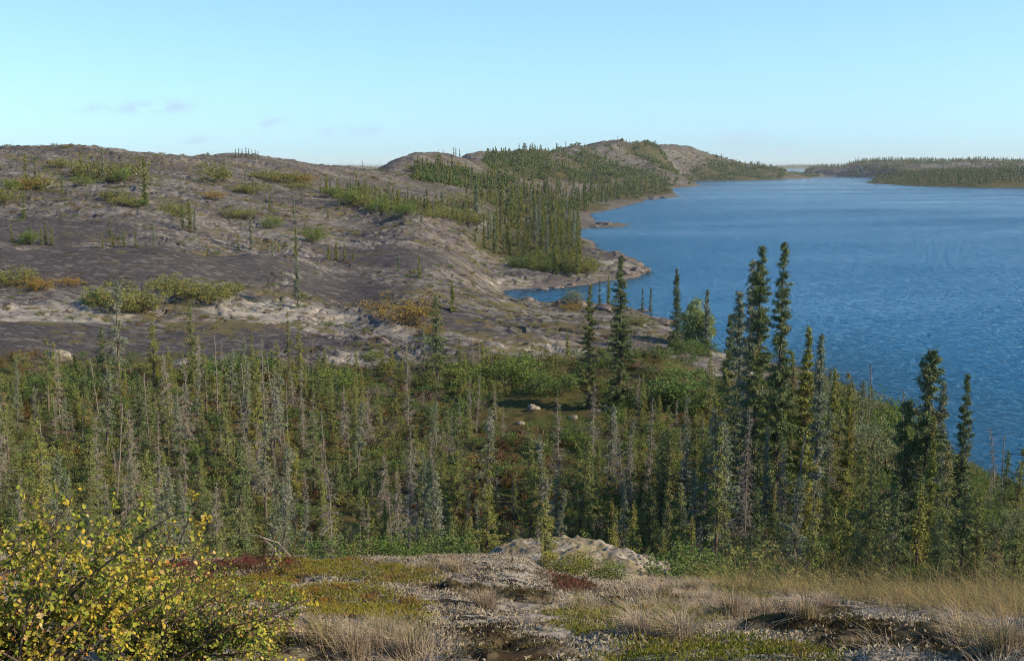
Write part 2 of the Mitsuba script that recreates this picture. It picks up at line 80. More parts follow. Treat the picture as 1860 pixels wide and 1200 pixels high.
# outlines on the ground (east, north) of its kinds of cover
PATCHES = {
    'HEATH': [[(-3.54, 10.69), (-2.99, 12.13), (-2.42, 11.84), (-2.12, 10.06), (-2.47, 9.20), (-3.03, 9.13)],
        [(-2.80, 13.02), (-2.68, 13.82), (-2.03, 13.36), (-1.24, 12.50), (-0.84, 12.34), (-0.77, 11.29), (-1.35, 11.21), (-2.29, 11.81), (-2.70, 11.97)],
        [(-2.15, 11.08), (-1.72, 11.30), (-1.00, 10.02), (-0.73, 9.52), (-0.61, 7.67), (-0.97, 7.34), (-1.45, 7.42), (-2.18, 10.10)],
        [(-1.57, 6.45), (-1.43, 7.00), (-1.24, 6.16), (-1.44, 6.03)]],
    'MOSS': [[(0.51, 6.40), (0.88, 6.65), (1.44, 6.80), (1.76, 6.25), (1.80, 5.56), (1.65, 5.24), (0.49, 5.43)],
        [(0.25, 9.47), (0.91, 10.11), (1.83, 10.82), (1.64, 8.65), (1.00, 6.97), (0.42, 7.21)],
        [(2.75, 14.14), (5.74, 24.25), (3.08, 12.57), (2.46, 11.99)]],
    'REDHEATH': [[(-4.48, 12.22), (-3.41, 13.01), (-3.11, 12.10), (-3.54, 10.69), (-4.08, 10.96)],
        [(-3.43, 13.11), (-2.81, 13.08), (-2.57, 11.97), (-3.26, 12.19)],
        [(0.63, 13.26), (1.03, 14.00), (0.76, 11.18), (0.48, 11.36)],
        [(-1.39, 6.74), (-1.30, 6.86), (-1.19, 6.31), (-1.28, 6.26)]],
    'PEAT': [[(-1.07, 11.27), (-0.48, 11.36), (0.42, 11.45), (0.28, 10.59), (-0.38, 10.40)],
        [(-0.65, 7.69), (-0.20, 7.46), (0.29, 6.77), (0.41, 5.88), (-0.21, 5.53), (-0.45, 6.49)],
        [(0.93, 11.78), (1.94, 13.69), (1.73, 11.54), (1.00, 10.49)],
        [(2.01, 9.06), (3.24, 12.57), (3.73, 11.99), (2.65, 7.06), (2.87, 6.55), (2.41, 5.48), (1.94, 5.46), (1.88, 6.71), (1.77, 7.61)]],
    'PALEGRASS': [[(-1.42, 7.27), (-0.93, 7.62), (-0.53, 7.68), (-0.28, 6.65), (-0.21, 5.53), (-1.16, 5.58)],
        [(1.42, 14.19), (3.93, 25.79), (5.24, 24.95), (1.78, 9.11), (1.39, 10.53), (0.87, 11.05)],
        [(1.01, 8.28), (1.60, 9.19), (1.94, 8.54), (1.47, 6.78), (0.88, 6.65)],
        [(1.91, 6.31), (2.36, 5.77), (3.10, 6.30), (2.57, 4.98), (1.78, 5.30)],
        [(-1.59, 12.65), (-0.47, 12.90), (-0.45, 12.39), (-1.07, 11.95)]],
    'GOLDGRASS': [[(4.95, 26.92), (6.22, 25.20), (8.22, 23.33), (7.88, 18.03), (8.95, 17.53), (3.80, 7.41), (4.58, 11.29), (3.88, 13.39), (2.74, 14.07)]],
    'SLAB': [[(-61.80, 124.48), (-58.45, 125.31), (-47.99, 129.30), (-41.47, 133.39), (-28.46, 118.10), (-22.55, 121.27), (-19.76, 118.93), (-24.68, 108.96), (-30.85, 97.19), (-38.92, 95.37), (-46.44, 93.12)],
        [(-38.87, 77.47), (-35.58, 80.73), (-30.46, 82.33), (-24.31, 79.82), (-21.53, 74.26), (-26.46, 71.20), (-34.78, 69.05)],
        [(-23.04, 111.66), (-18.97, 130.05), (-9.35, 109.07), (-12.04, 103.62), (-19.68, 105.45)],
        [(-25.54, 83.98), (-18.69, 89.96), (-12.75, 80.97), (-14.10, 74.83), (-20.83, 74.46)],
        [(-11.48, 98.74), (-4.01, 99.07), (-1.34, 87.99), (-7.56, 87.68)],
        [(-67.51, 145.29), (-60.39, 149.27), (-50.17, 145.42), (-48.72, 133.20), (-59.76, 128.23)],
        [(-28.84, 155.54), (-17.54, 152.04), (-8.55, 154.77), (-11.14, 130.29), (-21.45, 137.67)]],
    'PALE': [[(-24.73, 96.02), (-20.62, 99.59), (-13.83, 97.68), (-13.36, 90.91), (-17.78, 85.51), (-23.81, 88.75)],
        [(-3.70, 163.45), (0.00, 168.55), (2.92, 165.56), (2.43, 160.60), (-2.26, 149.58)],
        [(-39.80, 84.64), (-35.84, 89.78), (-29.51, 87.02), (-30.61, 82.75), (-37.60, 79.81)],
        [(15.20, 201.78), (20.12, 200.32), (22.23, 188.12), (17.30, 181.06)],
        [(-1.98, 77.69), (3.25, 91.59), (6.46, 84.68), (4.41, 72.06), (0.75, 73.67)],
        [(-15.44, 73.98), (-11.37, 77.07), (-6.62, 76.44), (-8.56, 72.99), (-13.59, 72.03)]],
}
TUSSOCKS = [(2.22, 9.16), (2.44, 13.83), (1.91, 9.04), (2.16, 7.72), (1.10, 6.81), (2.38, 12.56), (0.83, 6.85), (-0.61, 6.20), (-0.81, 6.34), (-0.94, 6.10), (-0.66, 12.51), (3.67, 12.21), (-1.12, 6.21), (2.55, 5.88), (2.53, 5.36), (-0.26, 9.74), (0.65, 9.43), (1.65, 11.61)]
BOULDERS = [(5.42, 61.44), (5.86, 60.78), (4.93, 60.86), (1.20, 61.51), (3.36, 59.43), (-29.27, 69.67), (-16.87, 91.52), (-16.18, 90.69), (0.45, 58.33), (-21.18, 69.21), (20.51, 81.97), (24.04, 64.83), (21.09, 57.63), (24.95, 65.62)]
SHORE_ROCKS = [(21.1, 184.9), (18.9, 179.1), (22.6, 187.6), (21.4, 184.9), (17.6, 176.9), (21.5, 184.4), (19.3, 178.6), (22.1, 185.7), (20.0, 179.9), (20.8, 199.7), (21.7, 225.2), (20.0, 217.4), (22.1, 250.7), (22.1, 194.5), (20.5, 210.3), (21.1, 199.2), (20.9, 207.0), (22.0, 248.2), (20.1, 210.9), (1.6, 156.2), (3.2, 158.2), (4.4, 160.1), (2.5, 158.2), (2.7, 158.6), (6.8, 162.1), (8.9, 164.9), (3.3, 158.2), (1.3, 154.6), (29.3, 330.7), (32.5, 339.8), (26.9, 331.7), (24.3, 322.7), (24.3, 325.2), (76.7, 599.4), (74.5, 589.0), (76.0, 594.9), (84.0, 611.0), (77.5, 607.1), (8.0, 130.2), (10.9, 129.3), (10.8, 126.7), (7.2, 130.2), (2.2, 136.2), (16.6, 136.6), (10.3, 128.4), (6.5, 131.6), (6.3, 131.6), (16.3, 123.5), (16.6, 122.5), (16.7, 124.4), (17.6, 125.0)]

import shapely
from shapely.geometry import Polygon


def patch(outlines, x, y, soft):
    """How far a point lies inside the outlines (0..1), with ragged edges soft metres wide."""
    x, y = np.asarray(x, float), np.asarray(y, float)
    out = np.zeros(x.shape)
    ragged = (meshkit.fbm(np.stack([x / (soft * 2.4), y / (soft * 1.5), 0 * x], -1), 3, seed=51) - 0.5) * 2.6
    for o in outlines:
        P = Polygon(o).buffer(0)
        x0, y0, x1, y1 = P.bounds
        m = (x > x0 - 2 * soft) & (x < x1 + 2 * soft) & (y > y0 - 2 * soft) & (y < y1 + 2 * soft)
        if m.any():
            q = shapely.points(x[m], y[m])
            d = np.where(shapely.contains(P, q), 1, -1) * shapely.distance(P.exterior, q)
            out[m] = np.maximum(out[m], sstep(-0.6, 0.6, d / soft + ragged[m]))
    return out


SLAB = PATCHES['SLAB']
STANDS = {
    'shore_stand': [(-7.6, 184.5), (-5.6, 186.5), (0.0, 197.3), (7.0, 198.7), (12.2, 203.0), (16.0, 249.9), (17.7, 307.1), (11.3, 321.8), (0.0, 306.8), (-6.7, 222.7)],
    'young_stand': [(-0.5, 191.8), (5.3, 174.1), (10.3, 171.3), (12.2, 183.8), (11.8, 195.4), (2.9, 194.8)],
    'coast_stand': [(9.0, 329.3), (31.8, 440.0), (47.2, 526.1), (100.2, 689.4), (125.1, 882.3), (70.2, 742.8), (17.2, 494.2), (-6.9, 461.7), (-13.9, 349.0), (-7.9, 316.2)],
    'knoll_stand': [(-31.2, 352.3), (-22.9, 353.9), (-6.5, 432.2), (14.9, 544.4), (-7.6, 508.5), (-28.7, 444.7), (-37.7, 427.3)],
    'ridge_stand': [(-12.5, 505.8), (20.7, 596.3), (72.7, 769.6), (134.5, 949.7), (94.7, 1004.7), (64.0, 994.4), (31.4, 904.3), (0.0, 847.0), (-18.1, 813.1)],
    'point_stand': [(143.8, 1073.9), (154.8, 1005.0), (467.9, 1682.4), (346.6, 1486.5), (262.9, 1434.3), (162.9, 1219.3), (109.4, 1164.1)],
    'gully_stand': [(-43.3, 244.8), (-30.5, 210.7), (-17.8, 188.1), (-8.8, 251.6), (-9.1, 260.7), (-21.4, 252.1), (-33.1, 266.2), (-45.4, 276.3)],
}
ISLAND = [(365, 1143), (348, 985), (362, 921), (385, 890), (421, 874), (498, 821), (658, 1003), (907, 1497), (674, 1561), (505, 1412), (414, 1264)]
HEADLAND = [(470, 1810), (496, 1782), (515, 1757), (544, 1684), (572, 1622), (614, 1607), (755, 1568), (1079, 2031), (893, 2335), (671, 2252), (536, 2030)]
HEADLAND_TOP = [(524, 1774), (550, 1703), (582, 1650), (764, 1586), (998, 2072), (857, 2242), (652, 2153)]
KNOLL_BACK = [(-203, 1486), (-154, 1442), (-97, 1497), (-113, 1746), (-213, 1787)]
FAR_HILLS = [[(1233, 5463), (1474, 5403), (1966, 6718), (1589, 6817)], [(-830, 4524), (-476, 4575), (-622, 5968), (-1139, 5891)], [(2197, 5151), (2411, 4720), (3281, 6183), (2719, 6450)]]




_rb = np.random.default_rng(404)
_cells = np.stack(np.meshgrid(np.arange(-70, 60), np.arange(-10, 130), indexing='ij'), -1).reshape(-1, 2) + _rb.random((130 * 140, 2))
_cell_tree = cKDTree(_cells)
_cell_rise = _rb.uniform(-1, 1, (len(_cells), 3))


def blocks(u, v):
    """Jointed rock: each block of unit size a little higher, lower or tilted against its neighbours, with open joints between."""
    q = np.stack([u, v], -1)
    d, i = _cell_tree.query(q.reshape(-1, 2), k=2)
    c = _cell_rise[i[:, 0]]
    o = q.reshape(-1, 2) - _cells[i[:, 0]]
    h = 0.5 * c[:, 0] + o[:, 0] * c[:, 1] * 0.7 + o[:, 1] * c[:, 2] * 0.7 - 0.9 * np.exp(-(d[:, 1] - d[:, 0]) / 0.10)
    return h.reshape(u.shape)


def relief(x, y, z0):
    """(relief in metres, bare-rock share): glaciated slabs with broken steps along the strike, hummocks in the hollows."""
    x, y = np.asarray(x, float), np.asarray(y, float)
    r = np.hypot(x, y)
    along, cross = x * math.cos(STRIKE) + y * math.sin(STRIKE), -x * math.sin(STRIKE) + y * math.cos(STRIKE)
    P3 = lambda u, v, w=0: np.stack(np.broadcast_arrays(u, v, w), -1)
    big = meshkit.fbm(P3(along / 26, cross / 12), 3, seed=1)
    rock = sstep(71, 79, r + 14 * (big - 0.5))
    rock = rock * (1 - 0.85 * sstep(20, 26, x) * sstep(120, 100, r))
    c = cross / 6.5 + 0.35 * along / 26 + 3.2 * big
    saw = c - np.floor(c)
    step = sstep(0, 0.16, saw) - saw
    amp = 0.45 * sstep(0.50, 0.78, meshkit.noise(P3(along / 11, cross / 6, 3.0), 5))
    c2 = cross / 1.9 + 0.5 * along / 1.9 + 3.0 * meshkit.fbm(P3(along / 6, cross / 4, 7.0), 2, seed=7)
    saw2 = c2 - np.floor(c2)
    step2 = (sstep(0, 0.22, saw2) - saw2) * 0.30 * sstep(0.45, 0.72, meshkit.noise(P3(along / 5, cross / 3, 9.0), 8))
    rough = (meshkit.fbm(P3(along / 2.0, cross / 1.2, 2.0), 4, seed=11) - 0.5) * 0.46
    knob = np.abs(meshkit.noise(P3(along / 0.9, cross / 0.8, 6.0), 19) - 0.5) * -0.20 + np.abs(meshkit.noise(P3(along / 2.6, cross / 2.0, 6.0), 29) - 0.5) * -0.40
    smooth = patch(SLAB, x, y, 2.5)
    jag = 0.4 * (meshkit.fbm(P3(along / 1.5, cross / 1.5, 22.0), 2, seed=33) - 0.5)
    broken = blocks(along / 2.3 + jag, cross / 1.5 + jag) * 0.20 * (1 - sstep(150, 210, r)) + blocks(along / 5.0 + jag + 31.3, cross / 3.2 - jag) * 0.42 * sstep(130, 190, r)
    broken = np.where(r < 380, broken, 0) * (1 - sstep(290, 370, r)) * (0.25 + 0.75 * sstep(0.40, 0.62, meshkit.noise(P3(along / 14, cross / 7, 13.0), 35)))
    slab = (broken + step * amp + step2 + rough + knob) * (1 - 0.75 * smooth) * np.clip(z0 / 0.9, 0.22, 1) + (big - 0.5) * 0.9 * np.clip(z0 / 3, 0, 1)
    slab = slab * sstep(-0.9, -0.3, z0)
    hill = (meshkit.fbm(P3(along / 60, cross / 34, 4.0), 4, seed=13) - 0.5) * 11.0 * sstep(380, 800, r) * np.clip(z0 / 12, 0, 1)
    hill = hill + (meshkit.fbm(P3(along / 15, cross / 9, 14.0), 3, seed=15) - 0.5) * 6.5 * sstep(300, 600, r) * np.clip(z0 / 5, 0, 1)
    hum = (meshkit.fbm(P3(x / 1.3, y / 1.3, 1.0), 3, seed=3) - 0.5)
    hum = hum * np.where(r < 18, 0.15 + 0.1 * sstep(9, 4, r), 0.55)
    hum = hum + np.where(r < 18, 1, 0) * np.abs(meshkit.noise(P3(x / 0.34, y / 0.30, 8.0), 31) - 0.5) * 0.15 * np.where(r < 18, patch(PATCHES['PEAT'], x, y, 0.35), 0)
    nr = r < 18
    if nr.any():
        plates = np.zeros(r.shape)
        wob = 0.5 * meshkit.fbm(P3(x[nr] / 0.35, y[nr] / 0.35, 33.0), 2, seed=37)
        plates[nr] = blocks(x[nr] / 0.62 + wob, y[nr] / 0.46 - 14 + wob) * (0.035 + 0.035 * patch(PATCHES['PEAT'], x[nr], y[nr], 0.35))
        hum = hum + plates
    fine = (meshkit.fbm(P3(x / 0.16, y / 0.16, 5.0), 2, seed=17) - 0.5) * 0.055 * sstep(22, 12, r)
    hum = hum * sstep(-0.9, -0.3, z0)
    return hum * (1 - rock) + fine + slab * rock + hill, rock


def ground(x, y):
    x, y = np.asarray(x, float), np.asarray(y, float)
    z0 = base_height(x, y)
    return z0 + relief(x, y, z0)[0]



BANK_TOP = [(-14, -6), (14, -6), (13, 15), (6, 17), (-1, 17), (-9, 16)]


def build_ground():
    rows = []
    for a, b, n in ((1.3, 3, 24), (3, 17, 330), (17, 40, 130), (40, 75, 120), (75, 130, 190), (130, 260, 150), (260, 700, 130), (700, 1500, 110), (1500, 8000, 40)):
        rows.append(np.exp(np.linspace(math.log(a), math.log(b), n, endpoint=False)))
    R = np.append(np.concatenate(rows), 8000.0)
    A = np.radians(np.concatenate([np.linspace(-180, -32, 38, endpoint=False), np.linspace(-32, 32, 840), np.linspace(32, 180, 39)[1:]]))
    aa, rr = np.meshgrid(A, R)
    x, y = rr * np.sin(aa), rr * np.cos(aa)
    z0 = base_height(x, y)
    d, rock = relief(x, y, z0)
    z = z0 + d
    n = len(A)
    i, j = np.meshgrid(np.arange(len(R) - 1), np.arange(n - 1), indexing='ij')
    k = i * n + j
    f = np.stack([k, k + 1, k + n + 1, k + n], -1).reshape(-1, 4)
    v = np.stack([x, y, z], -1).reshape(-1, 3)
    cap = len(v)                                   # the disc under the viewer's feet
    v = np.vstack([v, [[0, 0, float(z[0].mean())]]])
    tri = np.vstack([f[:, [0, 1, 2]], f[:, [0, 2, 3]], np.stack([np.full(n - 1, cap), np.arange(n - 1), np.arange(1, n)], -1)])
    near = rr < 20
    kind = np.where(near, patch(PATCHES['PEAT'], x, y, 0.35), patch(SLAB, x, y, 2.5) - patch(PATCHES['PALE'], x, y, 1.6))
    for name, soft_edge in (('shore_stand', 3.0), ('coast_stand', 9.0), ('knoll_stand', 8.0), ('ridge_stand', 16.0), ('point_stand', 20.0)):
        rock = rock * (1 - 0.85 * patch([STANDS[name]], x, y, soft_edge))      # forest floor under the far stands
    rock = np.where(near, -patch([BANK_TOP], x, y, 0.8), rock)
    uv = np.stack([rock, kind], -1).reshape(-1, 2)              # share of bare rock, or below zero of the littered bank; its kind: dark lichen 1, pale -1
    return v, tri, np.vstack([uv, [[0, 0]]])


gv, gf, guv = build_ground()


def ground_colour(p, n, uv):
    rock = dr.maximum(uv.x, 0)
    x, y, z = p.x, p.y, p.z
    al, cr = x * math.cos(STRIKE) + y * math.sin(STRIKE), -x * math.sin(STRIKE) + y * math.cos(STRIKE)
    fine = mikit.fbm(al * 0.9, cr * 2.2, 0.0, 3)
    grain = mikit.fbm(al * 5.0, cr * 9.0, 3.0, 2)
    broad = mikit.fbm(al / 24, cr / 7, 5.0, 3)
    tan_n = mikit.fbm(al / 9, cr / 3.0, 9.0, 3)
    dapple = mikit.fbm(al * 2.2, cr * 2.6, 11.0, 3)
    streak = mikit.fbm(al * 0.45, cr * 3.2, 15.0, 3)
    thread = mikit.fbm(al * 0.8, cr * 6.0, 25.0, 3)
    dark = mikit.mix((0.036, 0.036, 0.042), (0.074, 0.071, 0.078), grain)
    pale = mikit.mix((0.205, 0.201, 0.196), (0.094, 0.092, 0.095), fine)
    tan = mikit.mix((0.200, 0.175, 0.138), (0.135, 0.112, 0.086), grain)
    kind = uv.y
    spots = mikit.smoothstep(0.56, 0.66, mikit.fbm(al * 1.3, cr * 2.0, 91.0, 4))
    c = mikit.mix(pale, dark, mikit.smoothstep(0.40, 0.52, broad * 0.30 + dapple * 0.22 + streak * 0.28 + thread * 0.20 + 0.20 * kind))
    c = mikit.mix(c, mikit.mix((0.31, 0.300, 0.275), (0.175, 0.168, 0.155), dapple), mikit.smoothstep(0.42, 0.62, 0.8 * fine * dr.clip(-kind, 0, 1) + 0.3 * thread))
    c = mikit.mix(c, pale * 1.15, mikit.smoothstep(0.58, 0.66, thread * 0.6 + 0.4 * streak) * 0.8 * dr.clip(1 - kind, 0, 1))
    c = mikit.mix(c, pale * 0.85, spots * dr.clip(kind, 0, 1) * 0.55)      # lichen blotches on the dark slabs
    c = mikit.mix(c, tan, mikit.smoothstep(0.55, 0.63, tan_n * 0.40 + 0.2 * dapple + 0.40 * mikit.fbm(al * 0.5, cr * 3.5, 31.0, 3) - 0.16 * dr.clip(kind, 0, 1)) * 0.38)
    joint = 1 - dr.abs(mikit.fbm(al * 0.55 + 3, cr * 0.9, 81.0, 3) - 0.5) * 2 
    c = mikit.mix(c, (0.030, 0.028, 0.028), mikit.smoothstep(0.955, 0.985, joint) * 0.8)      # lichen-black joints
    green = mikit.fbm(al / 7 + 40, cr / 3.2, 21.0, 3) * 0.6 + 0.4 * mikit.fbm(al * 1.1, cr * 2.0, 41.0, 2)
    c = mikit.mix(c, mikit.mix((0.078, 0.084, 0.042), (0.095, 0.075, 0.048), fine), mikit.smoothstep(0.57, 0.63, green - 0.03 * dr.clip(kind, 0, 1)) * 0.85)
    heath = mikit.mix((0.056, 0.052, 0.026), (0.045, 0.056, 0.022), mikit.smoothstep(0.4, 0.6, mikit.fbm(x / 1.5, y / 1.5, 2.0, 3)))
    heath = mikit.mix(heath, (0.070, 0.056, 0.030), mikit.smoothstep(0.58, 0.72, mikit.fbm(x / 1.2, y / 1.2, 6.0, 3)))
    crumbs = mikit.fbm(x * 9, y * 9, 1.0, 3)
    plates = mikit.fbm(x * 2.2 + 0.5 * y, y * 3.4, 61.0, 4)
    litter = mikit.mix((0.270, 0.252, 0.225), (0.135, 0.122, 0.108), mikit.smoothstep(0.30, 0.65, crumbs))
    litter = mikit.mix(litter, (0.032, 0.028, 0.025), mikit.smoothstep(0.53, 0.60, plates * 0.7 + crumbs * 0.3))
    litter = mikit.mix(litter, (0.17, 0.155, 0.10), mikit.smoothstep(0.60, 0.70, mikit.fbm(x * 4 + 9, y * 4, 71.0, 3)) * 0.7)
    litter = mikit.mix(litter, mikit.mix((0.030, 0.024, 0.018), (0.085, 0.072, 0.045), mikit.smoothstep(0.42, 0.62, crumbs)), dr.clip(kind, 0, 1))
    soft = mikit.mix(heath, litter, dr.clip(-uv.x, 0, 1))
    c = mikit.mix(soft, c, dr.clip(rock, 0, 1))
    # wave-washed rock: bare and pinkish in the splash zone, wet stones on the bed
    wash = mikit.smoothstep(0.55, 0.15, z + 0.6 * (fine - 0.5)) * rock * (0.4 + 0.6 * mikit.smoothstep(0.35, 0.6, dapple))
    c = mikit.mix(c, mikit.mix((0.165, 0.148, 0.138), (0.058, 0.054, 0.054), grain), wash)
    c = mikit.mix(c, mikit.mix((0.28, 0.25, 0.21), (0.15, 0.14, 0.12), fine), mikit.smoothstep(0.02, -0.1, z))
    c = mikit.mix(c, (0.19, 0.175, 0.15), mikit.smoothstep(-0.5, -0.9, z))      # silt on the deeper bed
    return c


scene['ground_soil'] = {'type': 'diffuse', 'reflectance': proc(ground_colour)}
scene['ground'] = ply((gv, gf), 'ground_soil', smooth=True, uv=guv)
labels['ground'] = {'label': 'rocky lakeside hillside of dark and pale lichened slabs', 'kind': 'structure'}

# ------------------------------------------------------------------ lake
scene['haze_air'] = {'type': 'homogeneous', 'albedo': {'type': 'rgb', 'value': [0.93, 0.95, 0.97]}, 'sigma_t': HAZE_DENSITY}
scene['haze_bounds'] = {'type': 'null'}
scene['haze'] = {'type': 'cube', 'to_world': T().translate([0, 0, 29]).scale([8500, 8500, 42]), 'bsdf': {'type': 'ref', 'id': 'haze_bounds'},
                 'interior': {'type': 'ref', 'id': 'haze_air'}}
labels['haze'] = {'label': 'thin blue air between the viewer and the far hills', 'kind': 'stuff'}


def waves(p, n, uv):
    x, y = p.x, p.y
    u, v = x * 0.94 + y * 0.34, -x * 0.34 + y * 0.94            # the wind blows along u
    gust = 0.1 + 1.7 * mikit.fbm(u / 90, v / 26, 3.0, 3)
    h = 0.085 * mikit.noise(u / 0.62, v / 0.85, 0.0) + 0.075 * mikit.noise(u / 0.30, v / 0.36, 5.0) + 0.02 * mikit.noise(u / 1.8, v / 2.6, 9.0)
    return h * gust


scene['lake_body'] = {'type': 'homogeneous', 'albedo': {'type': 'rgb', 'value': [0.36, 0.82, 0.925]}, 'sigma_t': 0.36}
scene['lake_surface'] = {'type': 'bumpmap', 'arbitrary': proc(waves, eps=0.05), 'scale': 1.0, 'bsdf': {'type': 'thindielectric', 'int_ior': 1.02}}


scene['lake'] = {'type': 'rectangle', 'to_world': T().scale([7900, 7900, 1]), 'bsdf': {'type': 'ref', 'id': 'lake_surface'},
                 'interior': {'type': 'ref', 'id': 'lake_body'}, 'exterior': {'type': 'ref', 'id': 'haze_air'}}
labels['lake'] = {'label': 'wind ruffled blue lake water', 'kind': 'structure'}


# ------------------------------------------------------------------ plants: meshes
UPV = np.array([0, 0, 1.0])


def unit(v):
    return v / np.maximum(np.linalg.norm(v, axis=-1, keepdims=True), 1e-9)


def kites(rng, base, direction, length, width, fold=0.0):
    """One two-triangle leaf per row: base, two shoulders, tip."""
    d = unit(direction)
    s = unit(np.cross(d, unit(rng.normal(size=d.shape))))
    length, width = np.broadcast_to(length, len(d))[:, None], np.broadcast_to(width, len(d))[:, None]
    mid = base + d * length * 0.45
    nrm = np.cross(d, s) * length * fold
    v = np.stack([base, mid + s * width / 2 + nrm, base + d * length, mid - s * width / 2 + nrm], 1).reshape(-1, 3)
    k = np.arange(len(d))[:, None] * 4
    return v, np.vstack([k + [0, 1, 2], k + [0, 2, 3]])


def spikes(rng, base, direction, length, width):
    """One needle spray per row: a thin triangle."""
    d = unit(direction)
    s = unit(np.cross(d, rng.normal(size=d.shape)))
    length, width = np.broadcast_to(length, len(d))[:, None], np.broadcast_to(width, len(d))[:, None]
    v = np.stack([base - s * width / 2, base + s * width / 2, base + d * length], 1).reshape(-1, 3)
    return v, np.arange(len(d))[:, None] * 3 + [0, 1, 2]


def slivers(rng, a, b, w):
    """Thin twigs as flat triangles from a (thick end) to b, two crossed per twig."""
    d = unit(b - a)
    s = unit(np.cross(d, rng.normal(size=d.shape)))
    t = np.cross(d, s)
    w = np.broadcast_to(w, len(d))[:, None] / 2
    v = np.stack([a - s * w, a + s * w, b, a - t * w, a + t * w, b], 1).reshape(-1, 3)
    k = np.arange(len(d))[:, None] * 6
    return v, np.vstack([k + [0, 1, 2], k + [3, 4, 5]])


def stick(points, radii, sides=6):
    p, r = np.asarray(points, float), np.asarray(radii, float)
    t = unit(np.gradient(p, axis=0))
    a = unit(np.cross(t, np.where(np.abs(t[:, 2:]) < 0.9, UPV, [1.0, 0, 0])))
    b = np.cross(t, a)
    an = np.arange(sides) * 2 * np.pi / sides
    v = p[:, None] + r[:, None, None] * (np.cos(an)[None, :, None] * a[:, None] + np.sin(an)[None, :, None] * b[:, None])
    i, j = np.meshgrid(np.arange(len(p) - 1), np.arange(sides), indexing='ij')
    q = np.stack([i * sides + j, i * sides + (j + 1) % sides, (i + 1) * sides + (j + 1) % sides, (i + 1) * sides + j], -1).reshape(-1, 4)
    return v.reshape(-1, 3), np.vstack([q[:, [0, 1, 2]], q[:, [0, 2, 3]]])


def join(*meshes):
    vs, fs, n = [], [], 0
    for v, f in meshes:
        vs.append(v)
        fs.append(f + n)
        n += len(v)
    return np.vstack(vs), np.vstack(fs)


